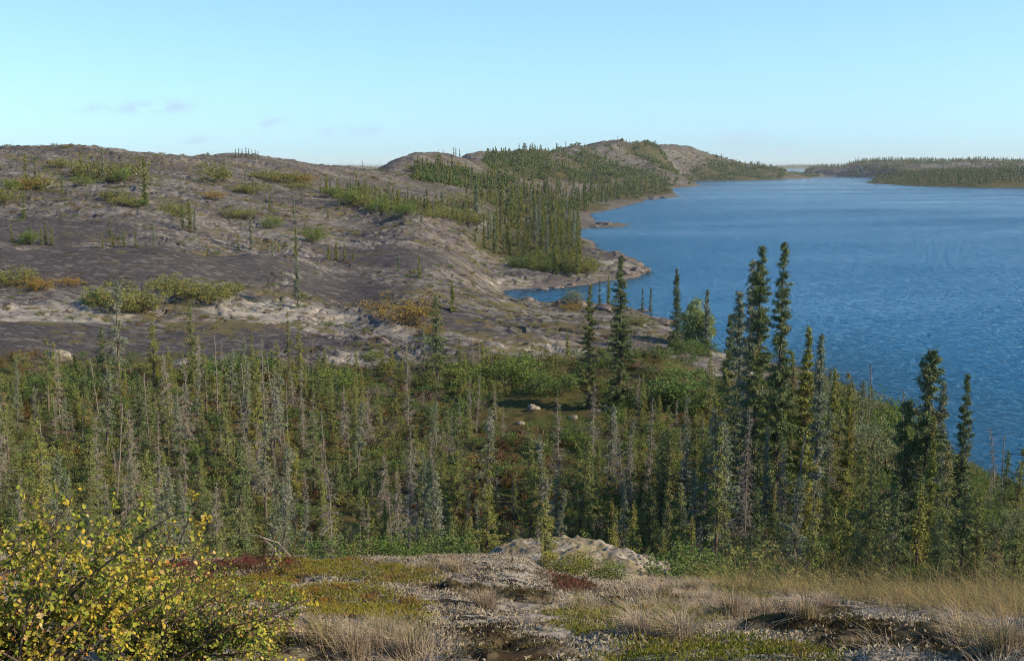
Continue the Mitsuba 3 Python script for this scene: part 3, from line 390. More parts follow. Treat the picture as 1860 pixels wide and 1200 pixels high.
def spruce(seed, H, W, density=26, twig=0.10, per_m=95, skirt=0.05, lean=0.0, club=0.0, gaps=0.0, dead_share=0.0, shape=0.75, sparse_low=0.0, thick=0.34):
    """(trunk, crown, dead branches or None) of a narrow northern spruce H metres tall whose longest branches reach W."""
    rng = np.random.default_rng(seed)
    zz = np.linspace(0, H, 12)
    bend = np.cumsum(rng.normal(0, 0.012 * H / 6, (12, 2)), 0) * (zz / H)[:, None]
    bend[:, 0] += lean * (zz / H) ** 1.5 * H
    bend -= bend[0]
    spine = np.column_stack([bend, zz])
    trunk = stick(np.vstack([spine[:1] - [0, 0, 0.25], spine]), np.concatenate([[0.014 * H + 0.02], np.interp(zz, [0, H], [0.011 * H + 0.012, 0.004])]), 7)
    at = lambda h: np.column_stack([np.interp(h, zz, spine[:, 0]), np.interp(h, zz, spine[:, 1]), h])
    n = int(H * density)
    t = np.sort(rng.random(n))
    t = 1 - (1 - t) ** 1.2                                       # branches crowd towards the top
    if gaps:                                                     # broken stretches where branches are missing
        keep = meshkit.noise(np.stack([t * H * 1.1, t * 0, t * 0], -1), seed) > gaps
        keep |= t > 0.93
        t = t[keep]
    if sparse_low:
        t = t[rng.random(len(t)) < np.clip(t / sparse_low, 0.25, 1)]
    n = len(t)
    h = H * (skirt + (0.995 - skirt) * t)
    prof = (1 - t) ** shape * 0.95 + 0.05
    prof *= 0.88 + 0.2 * meshkit.noise(np.stack([h * 1.3, h * 0, h * 0 + 3], -1), seed + 1)
    if club:
        prof += club * np.exp(-((t - 0.91) / 0.06) ** 2)
    L = W * prof * rng.uniform(0.30, 1.2, n)
    stray = rng.random(n) < 0.10
    L[stray] *= 1.45
    phi = rng.random(n) * 2 * np.pi
    er = np.column_stack([np.cos(phi), np.sin(phi), 0 * phi])
    d1 = rng.uniform(0.55, 1.35, n) * (1 - 0.7 * t) - 0.5 * sstep(0.85, 1, t)
    d2 = rng.uniform(0.25, 0.75, n)
    start = at(h)
    dead = (rng.random(n) < dead_share * np.clip(1.25 - 1.6 * t, 0, 1) * 1.5) if dead_share else np.zeros(n, bool)

    def along(i, u):
        return start[i] + er[i] * (L[i] * u)[:, None] + UPV * (L[i] * (-d1[i] * u + d2[i] * u * u))[:, None]

    live = np.nonzero(~dead)[0]
    k = np.maximum(5, (L[live] * per_m * rng.uniform(0.7, 1.2, len(live)))).astype(int)
    i = np.repeat(live, k)
    u = rng.random(len(i)) ** 0.75
    side = np.cross(er[i], UPV)
    sgn = rng.choice([-1.0, 1.0], len(i))[:, None]
    base = along(i, u) + side * sgn * (L[i] * 0.16 * (1.05 - u) * rng.random(len(i)))[:, None] + rng.normal(0, 0.032, (len(i), 3))
    d = er[i] * rng.uniform(0.2, 1.0, (len(i), 1)) + side * sgn * rng.uniform(0, 0.9, (len(i), 1)) + UPV * rng.uniform(-0.9, 0.35, (len(i), 1))
    crown = spikes(rng, base, d, twig * rng.uniform(0.6, 1.4, len(i)), twig * thick * rng.uniform(0.7, 1.3, len(i)))
    m = max(6, int(H * 9))                                       # the leader
    hh = H * (1 - 0.10 * rng.random(m) ** 1.4)
    top = spikes(rng, at(hh), rng.normal(0, 0.7, (m, 3)) + UPV * 0.8, twig * 0.8, twig * thick)
    boughs = slivers(rng, start[live], along(live, np.full(len(live), 0.85)), 0.008 + 0.010 * L[live])
    crown = join(crown, top)
    grey = None
    if dead.any():
        j = np.nonzero(dead)[0]
        q = np.repeat(j, np.maximum(3, (L[j] * 44).astype(int)))
        u = rng.random(len(q))
        b = along(q, u)
        tip = b + (er[q] * 0.5 + rng.normal(0, 0.6, (len(q), 3)) - UPV * 0.3) * (L[q] * rng.uniform(0.12, 0.34, len(q)))[:, None]
        grey = join(slivers(rng, start[j], along(j, np.ones(len(j))), 0.014), slivers(rng, b, tip, 0.013))
    return join(trunk, boughs), crown, grey


def snag(seed, H, W, density=20, hair=1.0, broken=0.0):
    """(trunk, twigs) of a dead standing spruce, grey and hung with fine bare twigs."""
    rng = np.random.default_rng(seed)
    zz = np.linspace(0, H, 9)
    bend = np.cumsum(rng.normal(0, 0.02 * H / 4, (9, 2)), 0) * (zz / H)[:, None]
    bend -= bend[0]
    spine = np.column_stack([bend, zz])
    trunk = stick(np.vstack([spine[:1] - [0, 0, 0.2], spine]), np.concatenate([[0.006 * H + 0.012], np.interp(zz, [0, H], [0.0055 * H + 0.010, 0.005 + broken * 0.012])]), 6)
    n = int(H * density)
    t = rng.uniform(0.06, 1.0, n)
    h = t * H
    st = np.column_stack([np.interp(h, zz, spine[:, 0]), np.interp(h, zz, spine[:, 1]), h])
    L = W * ((1 - t) ** 0.6 + 0.12) * rng.uniform(0.3, 1.1, n)
    phi = rng.random(n) * 2 * np.pi
    er = np.column_stack([np.cos(phi), np.sin(phi), 0 * phi])
    dr_ = rng.uniform(0.1, 0.9, n)
    p = lambda i, u: st[i] + er[i] * (L[i] * u)[:, None] + UPV * (L[i] * (-dr_[i] * u + 0.3 * u * u))[:, None]
    i0 = np.arange(n)
    mesh = [slivers(rng, st, p(i0, np.full(n, 0.55)), 0.013), slivers(rng, p(i0, np.full(n, 0.5)), p(i0, np.ones(n)), 0.010)]
    q = np.repeat(i0, np.maximum(2, (L * 40 * hair).astype(int)))
    u = rng.uniform(0.15, 1, len(q))
    b = p(q, u)
    tip = b + (er[q] * 0.4 + rng.normal(0, 0.6, (len(q), 3)) - UPV * 0.35) * (0.05 + L[q] * rng.uniform(0.1, 0.34, len(q)))[:, None]
    mesh.append(slivers(rng, b, tip, 0.013))
    return trunk, join(*mesh)


def shrub(seed, R, Hh, leaves=1800, leaf=0.05, stems=14, open_=0.0, aspect=0.5, upright=0.0):
    """(stems, leaves): a many-stemmed bush R metres in radius and Hh tall, its leaves in uneven clumps."""
    rng = np.random.default_rng(seed)
    phi = rng.random(stems) * 2 * np.pi
    rad = R * np.sqrt(rng.random(stems)) * 0.95
    hgt = Hh * np.sqrt(np.clip(1 - (rad / R) ** 2 * 0.8, 0.1, 1)) * rng.uniform(0.6, 1.05, stems)
    foot = np.column_stack([np.cos(phi), np.sin(phi), 0 * phi]) * (rad * 0.35 * (1 - upright) + rad * 0.8 * upright)[:, None] - UPV * 0.08
    head = np.column_stack([np.cos(phi) * rad, np.sin(phi) * rad, hgt])
    sticks, cl, cr = [], [], []
    for f, hd in zip(foot, head):
        mid = (f + hd) / 2 + rng.normal(0, 0.06 * R, 3) + UPV * 0.1 * Hh
        tt = np.linspace(0, 1, 6)[:, None]
        c = f * (1 - tt) ** 2 + 2 * mid * tt * (1 - tt) + hd * tt ** 2
        sticks.append(stick(c, np.linspace(0.012, 0.004, 6) * (0.6 + 0.5 * Hh), 4))
        for _ in range(5):
            w = rng.uniform(0.35, 1.02)
            s = f * (1 - w) ** 2 + 2 * mid * w * (1 - w) + hd * w ** 2
            e = s + rng.normal(0, 0.2 * R, 3) * [1, 1, 0.5] + UPV * 0.06 * Hh
            sticks.append(stick(np.array([s, (s + e) / 2 + UPV * 0.01, e]), [0.006, 0.005, 0.003], 3))
            cl.append(e)
            cr.append(rng.uniform(0.10, 0.24) * (R + Hh) / 2)
    cl, cr = np.array(cl), np.array(cr)
    i = rng.integers(0, len(cl), leaves)
    off = unit(rng.normal(size=(leaves, 3))) * (rng.random((leaves, 1)) ** (0.45 + open_)) * cr[i][:, None]
    b = cl[i] + off * [1, 1, 0.8]
    b[:, 2] = np.abs(b[:, 2]) + 0.01
    lv = kites(rng, b, off + rng.normal(0, 0.05, off.shape) + UPV * 0.03, leaf * rng.uniform(0.6, 1.3, leaves), leaf * aspect * 1.2 * rng.uniform(0.7, 1.3, leaves), 0.1)
    return join(*sticks), lv


# ------------------------------------------------------------------ plants: materials
def speckled(a, b, c, fine=7.0, tone=0.35):
    """Foliage between two colours from spray to spray, some trees and sprays of a third."""
    def fn(p, n, uv):
        s = mikit.noise(p.x * fine, p.y * fine, p.z * fine)
        w = mikit.noise(p.x * tone, p.y * tone, 7.0)
        m = mikit.noise(p.x * 2.1 + 9, p.y * 2.1, p.z * 1.3)
        col = mikit.mix(a, b, dr.clip(0.55 * s + 0.75 * w - 0.15, 0, 1))
        return mikit.mix(col, c, mikit.smoothstep(0.60, 0.82, m * 0.75 + s * 0.25))
    return proc(fn)


def matte(key, tex, twosided=True):
    b = {'type': 'diffuse', 'reflectance': tex}
    scene[key] = {'type': 'twosided', 'bsdf': b} if twosided else b


def leafy(key, tex, thin=0.45):
    scene[key] = {'type': 'principledthin', 'base_color': tex, 'roughness': 0.55, 'diff_trans': thin, 'spec_trans': 0.0, 'eta': 1.4}


def bark_fn(a, b):
    def fn(p, n, uv):
        return mikit.mix(a, b, mikit.fbm(p.x * 22, p.y * 22, p.z * 6, 2))
    return proc(fn)


matte('needles_olive', speckled((0.113, 0.144, 0.062), (0.196, 0.221, 0.083), (0.206, 0.172, 0.093)))
matte('needles_dark', speckled((0.075, 0.111, 0.058), (0.146, 0.186, 0.084), (0.177, 0.180, 0.106)))
matte('needles_gold', speckled((0.165, 0.197, 0.060), (0.213, 0.222, 0.069), (0.192, 0.155, 0.063)))
matte('needles_grey', speckled((0.139, 0.180, 0.119), (0.196, 0.225, 0.167), (0.252, 0.267, 0.244)))
matte('dead_wood', bark_fn((0.25, 0.23, 0.205), (0.13, 0.115, 0.10)))
matte('grey_twigs', bark_fn((0.30, 0.28, 0.255), (0.18, 0.165, 0.145)))
matte('spruce_bark', bark_fn((0.16, 0.135, 0.115), (0.09, 0.07, 0.058)))
matte('stem_bark', bark_fn((0.13, 0.10, 0.085), (0.07, 0.05, 0.042)))
leafy('leaves_green', speckled((0.093, 0.150, 0.040), (0.155, 0.214, 0.062), (0.198, 0.207, 0.058)))
leafy('leaves_deep', speckled((0.075, 0.130, 0.045), (0.122, 0.185, 0.060), (0.170, 0.192, 0.063)))
leafy('leaves_olive', speckled((0.139, 0.162, 0.055), (0.202, 0.214, 0.076), (0.235, 0.188, 0.068)))
leafy('leaves_gold', speckled((0.232, 0.174, 0.052), (0.290, 0.191, 0.064), (0.174, 0.157, 0.052)))
leafy('leaves_rust', speckled((0.135, 0.085, 0.042), (0.115, 0.095, 0.040), (0.17, 0.080, 0.045)))
leafy('leaves_pale', speckled((0.20, 0.26, 0.110), (0.27, 0.32, 0.14), (0.24, 0.26, 0.10)))
leafy('leaves_silver', speckled((0.174, 0.209, 0.122), (0.232, 0.261, 0.151), (0.139, 0.174, 0.081)))

# ------------------------------------------------------------------ plants: models (shared by all their copies)
MODELS = {}


def model(name, height, **parts):
    """parts: part name = (mesh, bsdf)."""
    scene['model_' + name] = {'type': 'shapegroup', **{k: ply(m, b) for k, (m, b) in parts.items() if m is not None}}
    MODELS[name] = height


def spruce_model(name, needles, seed, H, W, **kw):
    t, c, g = spruce(seed, H, W, **kw)
    model(name, H, trunk=(t, 'spruce_bark'), crown=(c, needles), dead_branch=(g, 'grey_twigs'))


# tall ones by the near shore
FINE = dict(density=36, twig=0.08, per_m=360)
spruce_model('tall_a', 'needles_dark', 101, 9.2, 0.74, club=0.02, shape=0.80, gaps=0.02, **FINE)
spruce_model('tall_b', 'needles_dark', 102, 9.0, 0.78, club=0.05, shape=0.78, gaps=0.05, dead_share=0.06, **FINE)
spruce_model('tall_c', 'needles_olive', 103, 8.0, 0.95, club=0.03, shape=0.95, dead_share=0.10, **FINE)
spruce_model('tall_grey', 'needles_grey', 104, 7.0, 0.72, shape=0.8, dead_share=0.40, **FINE)
spruce_model('tall_gold', 'needles_gold', 105, 6.0, 0.72, shape=1.0, **FINE)
spruce_model('tall_thin', 'needles_grey', 106, 6.4, 0.42, shape=0.75, dead_share=0.35, gaps=0.12, **FINE)
spruce_model('ragged', 'needles_dark', 107, 5.6, 0.74, club=0.10, shape=0.62, gaps=0.08, lean=0.035, dead_share=0.15, **FINE)
spruce_model('broken', 'needles_dark', 108, 4.4, 0.52, club=0.1, shape=0.45, gaps=0.26, dead_share=0.3, **FINE)
# the thicket in the hollow
for q in range(6):
    spruce_model('slim_%d' % q, ['needles_olive', 'needles_gold', 'needles_grey', 'needles_dark', 'needles_olive', 'needles_grey'][q], 120 + q, 4.0, [0.62, 0.72, 0.46, 0.68, 0.52, 0.58][q],
                 density=40, twig=0.07, per_m=190, thick=0.36, shape=[0.95, 1.05, 0.8, 1.0, 0.9, 0.9][q], club=[0.05, 0, 0.18, 0.03, 0.12, 0.05][q], gaps=[0.04, 0.03, 0.14, 0.08, 0.2, 0.1][q],
                 dead_share=[0.08, 0.05, 0.4, 0.15, 0.3, 0.5][q], sparse_low=[0, 0, 0.5, 0.3, 0.6, 0.4][q], lean=[0, 0.01, 0.03, -0.015, 0.02, -0.03][q])
for q in range(3):
    spruce_model('young_%d' % q, ['needles_olive', 'needles_gold', 'needles_dark'][q], 140 + q, 2.0, [0.40, 0.46, 0.50][q], density=50, twig=0.055, per_m=250, shape=1.0)
for q in range(4):
    t_, w_ = snag(160 + q, 4.0, [0.30, 0.36, 0.22, 0.42][q], density=[34, 30, 20, 38][q], hair=[1.5, 1.3, 0.8, 1.7][q], broken=[0, 0, 1, 0][q])
    model('snag_%d' % q, 4.0, trunk=(t_, 'dead_wood'), twig=(w_, 'grey_twigs'))
# farther off: fewer, larger sprays
for q in range(4):
    spruce_model('mid_%d' % q, ['needles_olive', 'needles_dark', 'needles_gold', 'needles_grey'][q], 180 + q, 8.0, [0.95, 0.85, 1.15, 0.65][q],
                 density=22, twig=0.20, per_m=125, thick=0.40, shape=[1.0, 0.9, 1.05, 0.8][q], club=[0.03, 0.06, 0, 0.08][q], gaps=[0.05, 0.1, 0, 0.15][q])
for q in range(3):
    spruce_model('far_%d' % q, ['needles_olive', 'needles_dark', 'needles_dark'][q], 190 + q, 8.0, [1.3, 1.1, 1.6][q], density=8, twig=0.6, per_m=16, thick=0.6, shape=1.0)
# bushes
for name, leafm, seed, R, Hh, n, lf, asp in (
        ('bush_green', 'leaves_green', 201, 1.0, 1.1, 2600, 0.060, 0.6), ('bush_deep', 'leaves_deep', 202, 1.0, 1.0, 2600, 0.060, 0.6),
        ('bush_olive', 'leaves_olive', 203, 1.0, 0.75, 2400, 0.060, 0.55), ('bush_gold', 'leaves_gold', 204, 1.0, 0.85, 2600, 0.055, 0.55),
        ('bush_silver', 'leaves_silver', 205, 1.0, 1.5, 3000, 0.065, 0.4), ('bush_willow', 'leaves_green', 206, 1.0, 1.5, 2600, 0.070, 0.33)):
    s_, l_ = shrub(seed, R, Hh, n, lf, stems=16, aspect=asp)
    model(name, Hh, stem=(s_, 'stem_bark'), foliage=(l_, leafm))
for q, (leafm, n, Hh) in enumerate((('leaves_deep', 700, 0.55), ('leaves_rust', 800, 0.35), ('leaves_olive', 700, 0.45), ('leaves_green', 700, 0.6), ('grey_twigs', 500, 0.7))):
    s_, l_ = shrub(220 + q, 0.7, Hh, n, 0.055 if q < 4 else 0.05, stems=8, aspect=0.6 if q < 4 else 0.12)
    model('under_%d' % q, Hh, stem=(s_, 'stem_bark'), foliage=(l_, leafm))

s_, l_ = shrub(230, 0.7, 2.4, 6000, 0.085, stems=14, aspect=0.75, upright=0.4)
model('poplar', 2.4, stem=(s_, 'stem_bark'), foliage=(l_, 'leaves_pale'))
s_, l_ = shrub(240, 1.0, 1.0, 420, 0.20, stems=3, aspect=0.7)
model('far_bush', 1.0, stem=(s_, 'stem_bark'), foliage=(l_, 'leaves_deep'))

COUNT = {}


def number(name):
    k = COUNT.get(name, 0)
    COUNT[name] = k + 1
    return name if k == 0 else '%s_%03d' % (name, k)


def plant(name, mod, x, y, height=None, spread=1.0, turn=None, label=None, category=None, group=None, tilt=(0, 0), rng=np.random.default_rng(77), sink=0.05):
    """One plant of the given model, standing on the ground at (x, y)."""
    s = 1.0 if height is None else height / MODELS[mod]
    turn = rng.uniform(0, 360) if turn is None else turn
    z = float(ground(np.array([x]), np.array([y]))[0]) - sink
    key = number(name)
    m = T().translate([x, y, z]).rotate([1, 0, 0], tilt[0]).rotate([0, 1, 0], tilt[1]).rotate([0, 0, 1], turn).scale([s * spread, s * spread, s])
    scene[key] = {'type': 'instance', 'shapegroup': {'type': 'ref', 'id': 'model_' + mod}, 'to_world': m}
    labels[key] = {'label': label, 'category': category}
    if group:
        labels[key]['group'] = group
    if 'dead_branch' in scene['model_' + mod]:
        labels[key + '__dead_branch'] = {'label': 'bare grey lower boughs', 'kind': 'stuff'}
    return key


def mass(name, mod, x, y, z, height, spread, turn, k):
    """One piece of an uncountable stand."""
    s = height / MODELS[mod]
    scene['%s__%03d' % (name, k)] = {'type': 'instance', 'shapegroup': {'type': 'ref', 'id': 'model_' + mod},
                                     'to_world': T().translate([x, y, z]).rotate([0, 0, 1], turn).scale([s * spread, s * spread, s])}


# ------------------------------------------------------------------ far shores


def shore_mesh(poly, step, height, steep, seed, tops=()):
    """A land mass rising from the water inside the outline."""
    P = Polygon(poly)
    x0, y0, x1, y1 = P.bounds
    X, Y = np.meshgrid(np.arange(x0 - step, x1 + 2 * step, step), np.arange(y0 - step, y1 + 2 * step, step))
    pts = shapely.points(X, Y)
    n = meshkit.fbm(np.stack([X / 90, Y / 90, X * 0], -1), 4, seed=seed)
    n2 = meshkit.fbm(np.stack([X / 22, Y / 22, X * 0], -1), 3, seed=seed + 3)

    def rise(Q, hh, st):
        d = shapely.distance(Q.exterior, pts)
        d = np.where(shapely.contains(Q, pts), d, -d) + (n2 - 0.5) * step * 1.6
        return hh * (1 - np.exp(-np.maximum(d, 0) / st)) + np.minimum(d, 0) * 0.25

    z = rise(P, height, steep)
    for poly2, h2, st2 in tops:
        z = z + np.maximum(rise(Polygon(poly2), h2, st2), 0)
    z = np.maximum(z * (0.72 + 0.56 * n), -6) - 0.05
    h, w = X.shape
    i, j = np.meshgrid(np.arange(h - 1), np.arange(w - 1), indexing='ij')
    k = i * w + j
    f = np.stack([k, k + 1, k + w + 1, k + w], -1).reshape(-1, 4)
    return (np.stack([X, Y, z], -1).reshape(-1, 3), np.vstack([f[:, [0, 1, 2]], f[:, [0, 2, 3]]])), (X, Y, z)


def far_rock_fn(p, n, uv):
    a = mikit.fbm(p.x / 14, p.y / 14, p.z / 5, 3)
    b = mikit.fbm(p.x / 40, p.y / 40, p.z / 9, 3)
    c = mikit.mix((0.15, 0.145, 0.14), (0.060, 0.058, 0.060), mikit.smoothstep(0.35, 0.65, a))
    return mikit.mix(c, (0.065, 0.070, 0.035), mikit.smoothstep(0.45, 0.6, b))


matte('far_rock', proc(far_rock_fn), False)


def wood_fn(p, n, uv):
    return mikit.mix((0.060, 0.066, 0.032), (0.085, 0.080, 0.042), mikit.fbm(p.x / 9, p.y / 9, p.z / 4, 3))


matte('far_wood', proc(wood_fn), False)
isle, isle_grid = shore_mesh(ISLAND, 9.0, 11.5, 55.0, 31)
scene['island'] = ply(isle, 'far_wood', smooth=True)
labels['island'] = {'label': 'low forested island on the right of the lake', 'kind': 'structure'}
head, head_grid = shore_mesh(HEADLAND, 9.0, 13.0, 7.0, 33, [(HEADLAND_TOP, 9.0, 14.0)])
scene['headland'] = ply(head, 'far_rock', smooth=True)
labels['headland'] = {'label': 'dark cliffed headland behind the low island', 'kind': 'structure'}
back, _ = shore_mesh(KNOLL_BACK, 14.0, 24.0, 60.0, 35)
scene['back_hill'] = ply(back, 'far_wood', smooth=True)
labels['back_hill'] = {'label': 'hazy hill end showing left of the steep rock knob', 'kind': 'structure'}
for q, (poly, hh) in enumerate(zip(FAR_HILLS, (42.0, 26.0, 28.0))):
    fm, _ = shore_mesh(poly, 60.0, hh, 260.0, 37 + q)
    scene['far_hill' + ('' if q == 0 else '_%03d' % q)] = ply(fm, 'far_wood', smooth=True)
    labels['far_hill' + ('' if q == 0 else '_%03d' % q)] = {'label': ['pale blue far hill between the point and the headland', 'pale blue far hill in the gap left of the steep knob', 'pale blue far hill at the right edge'][q], 'kind': 'structure'}

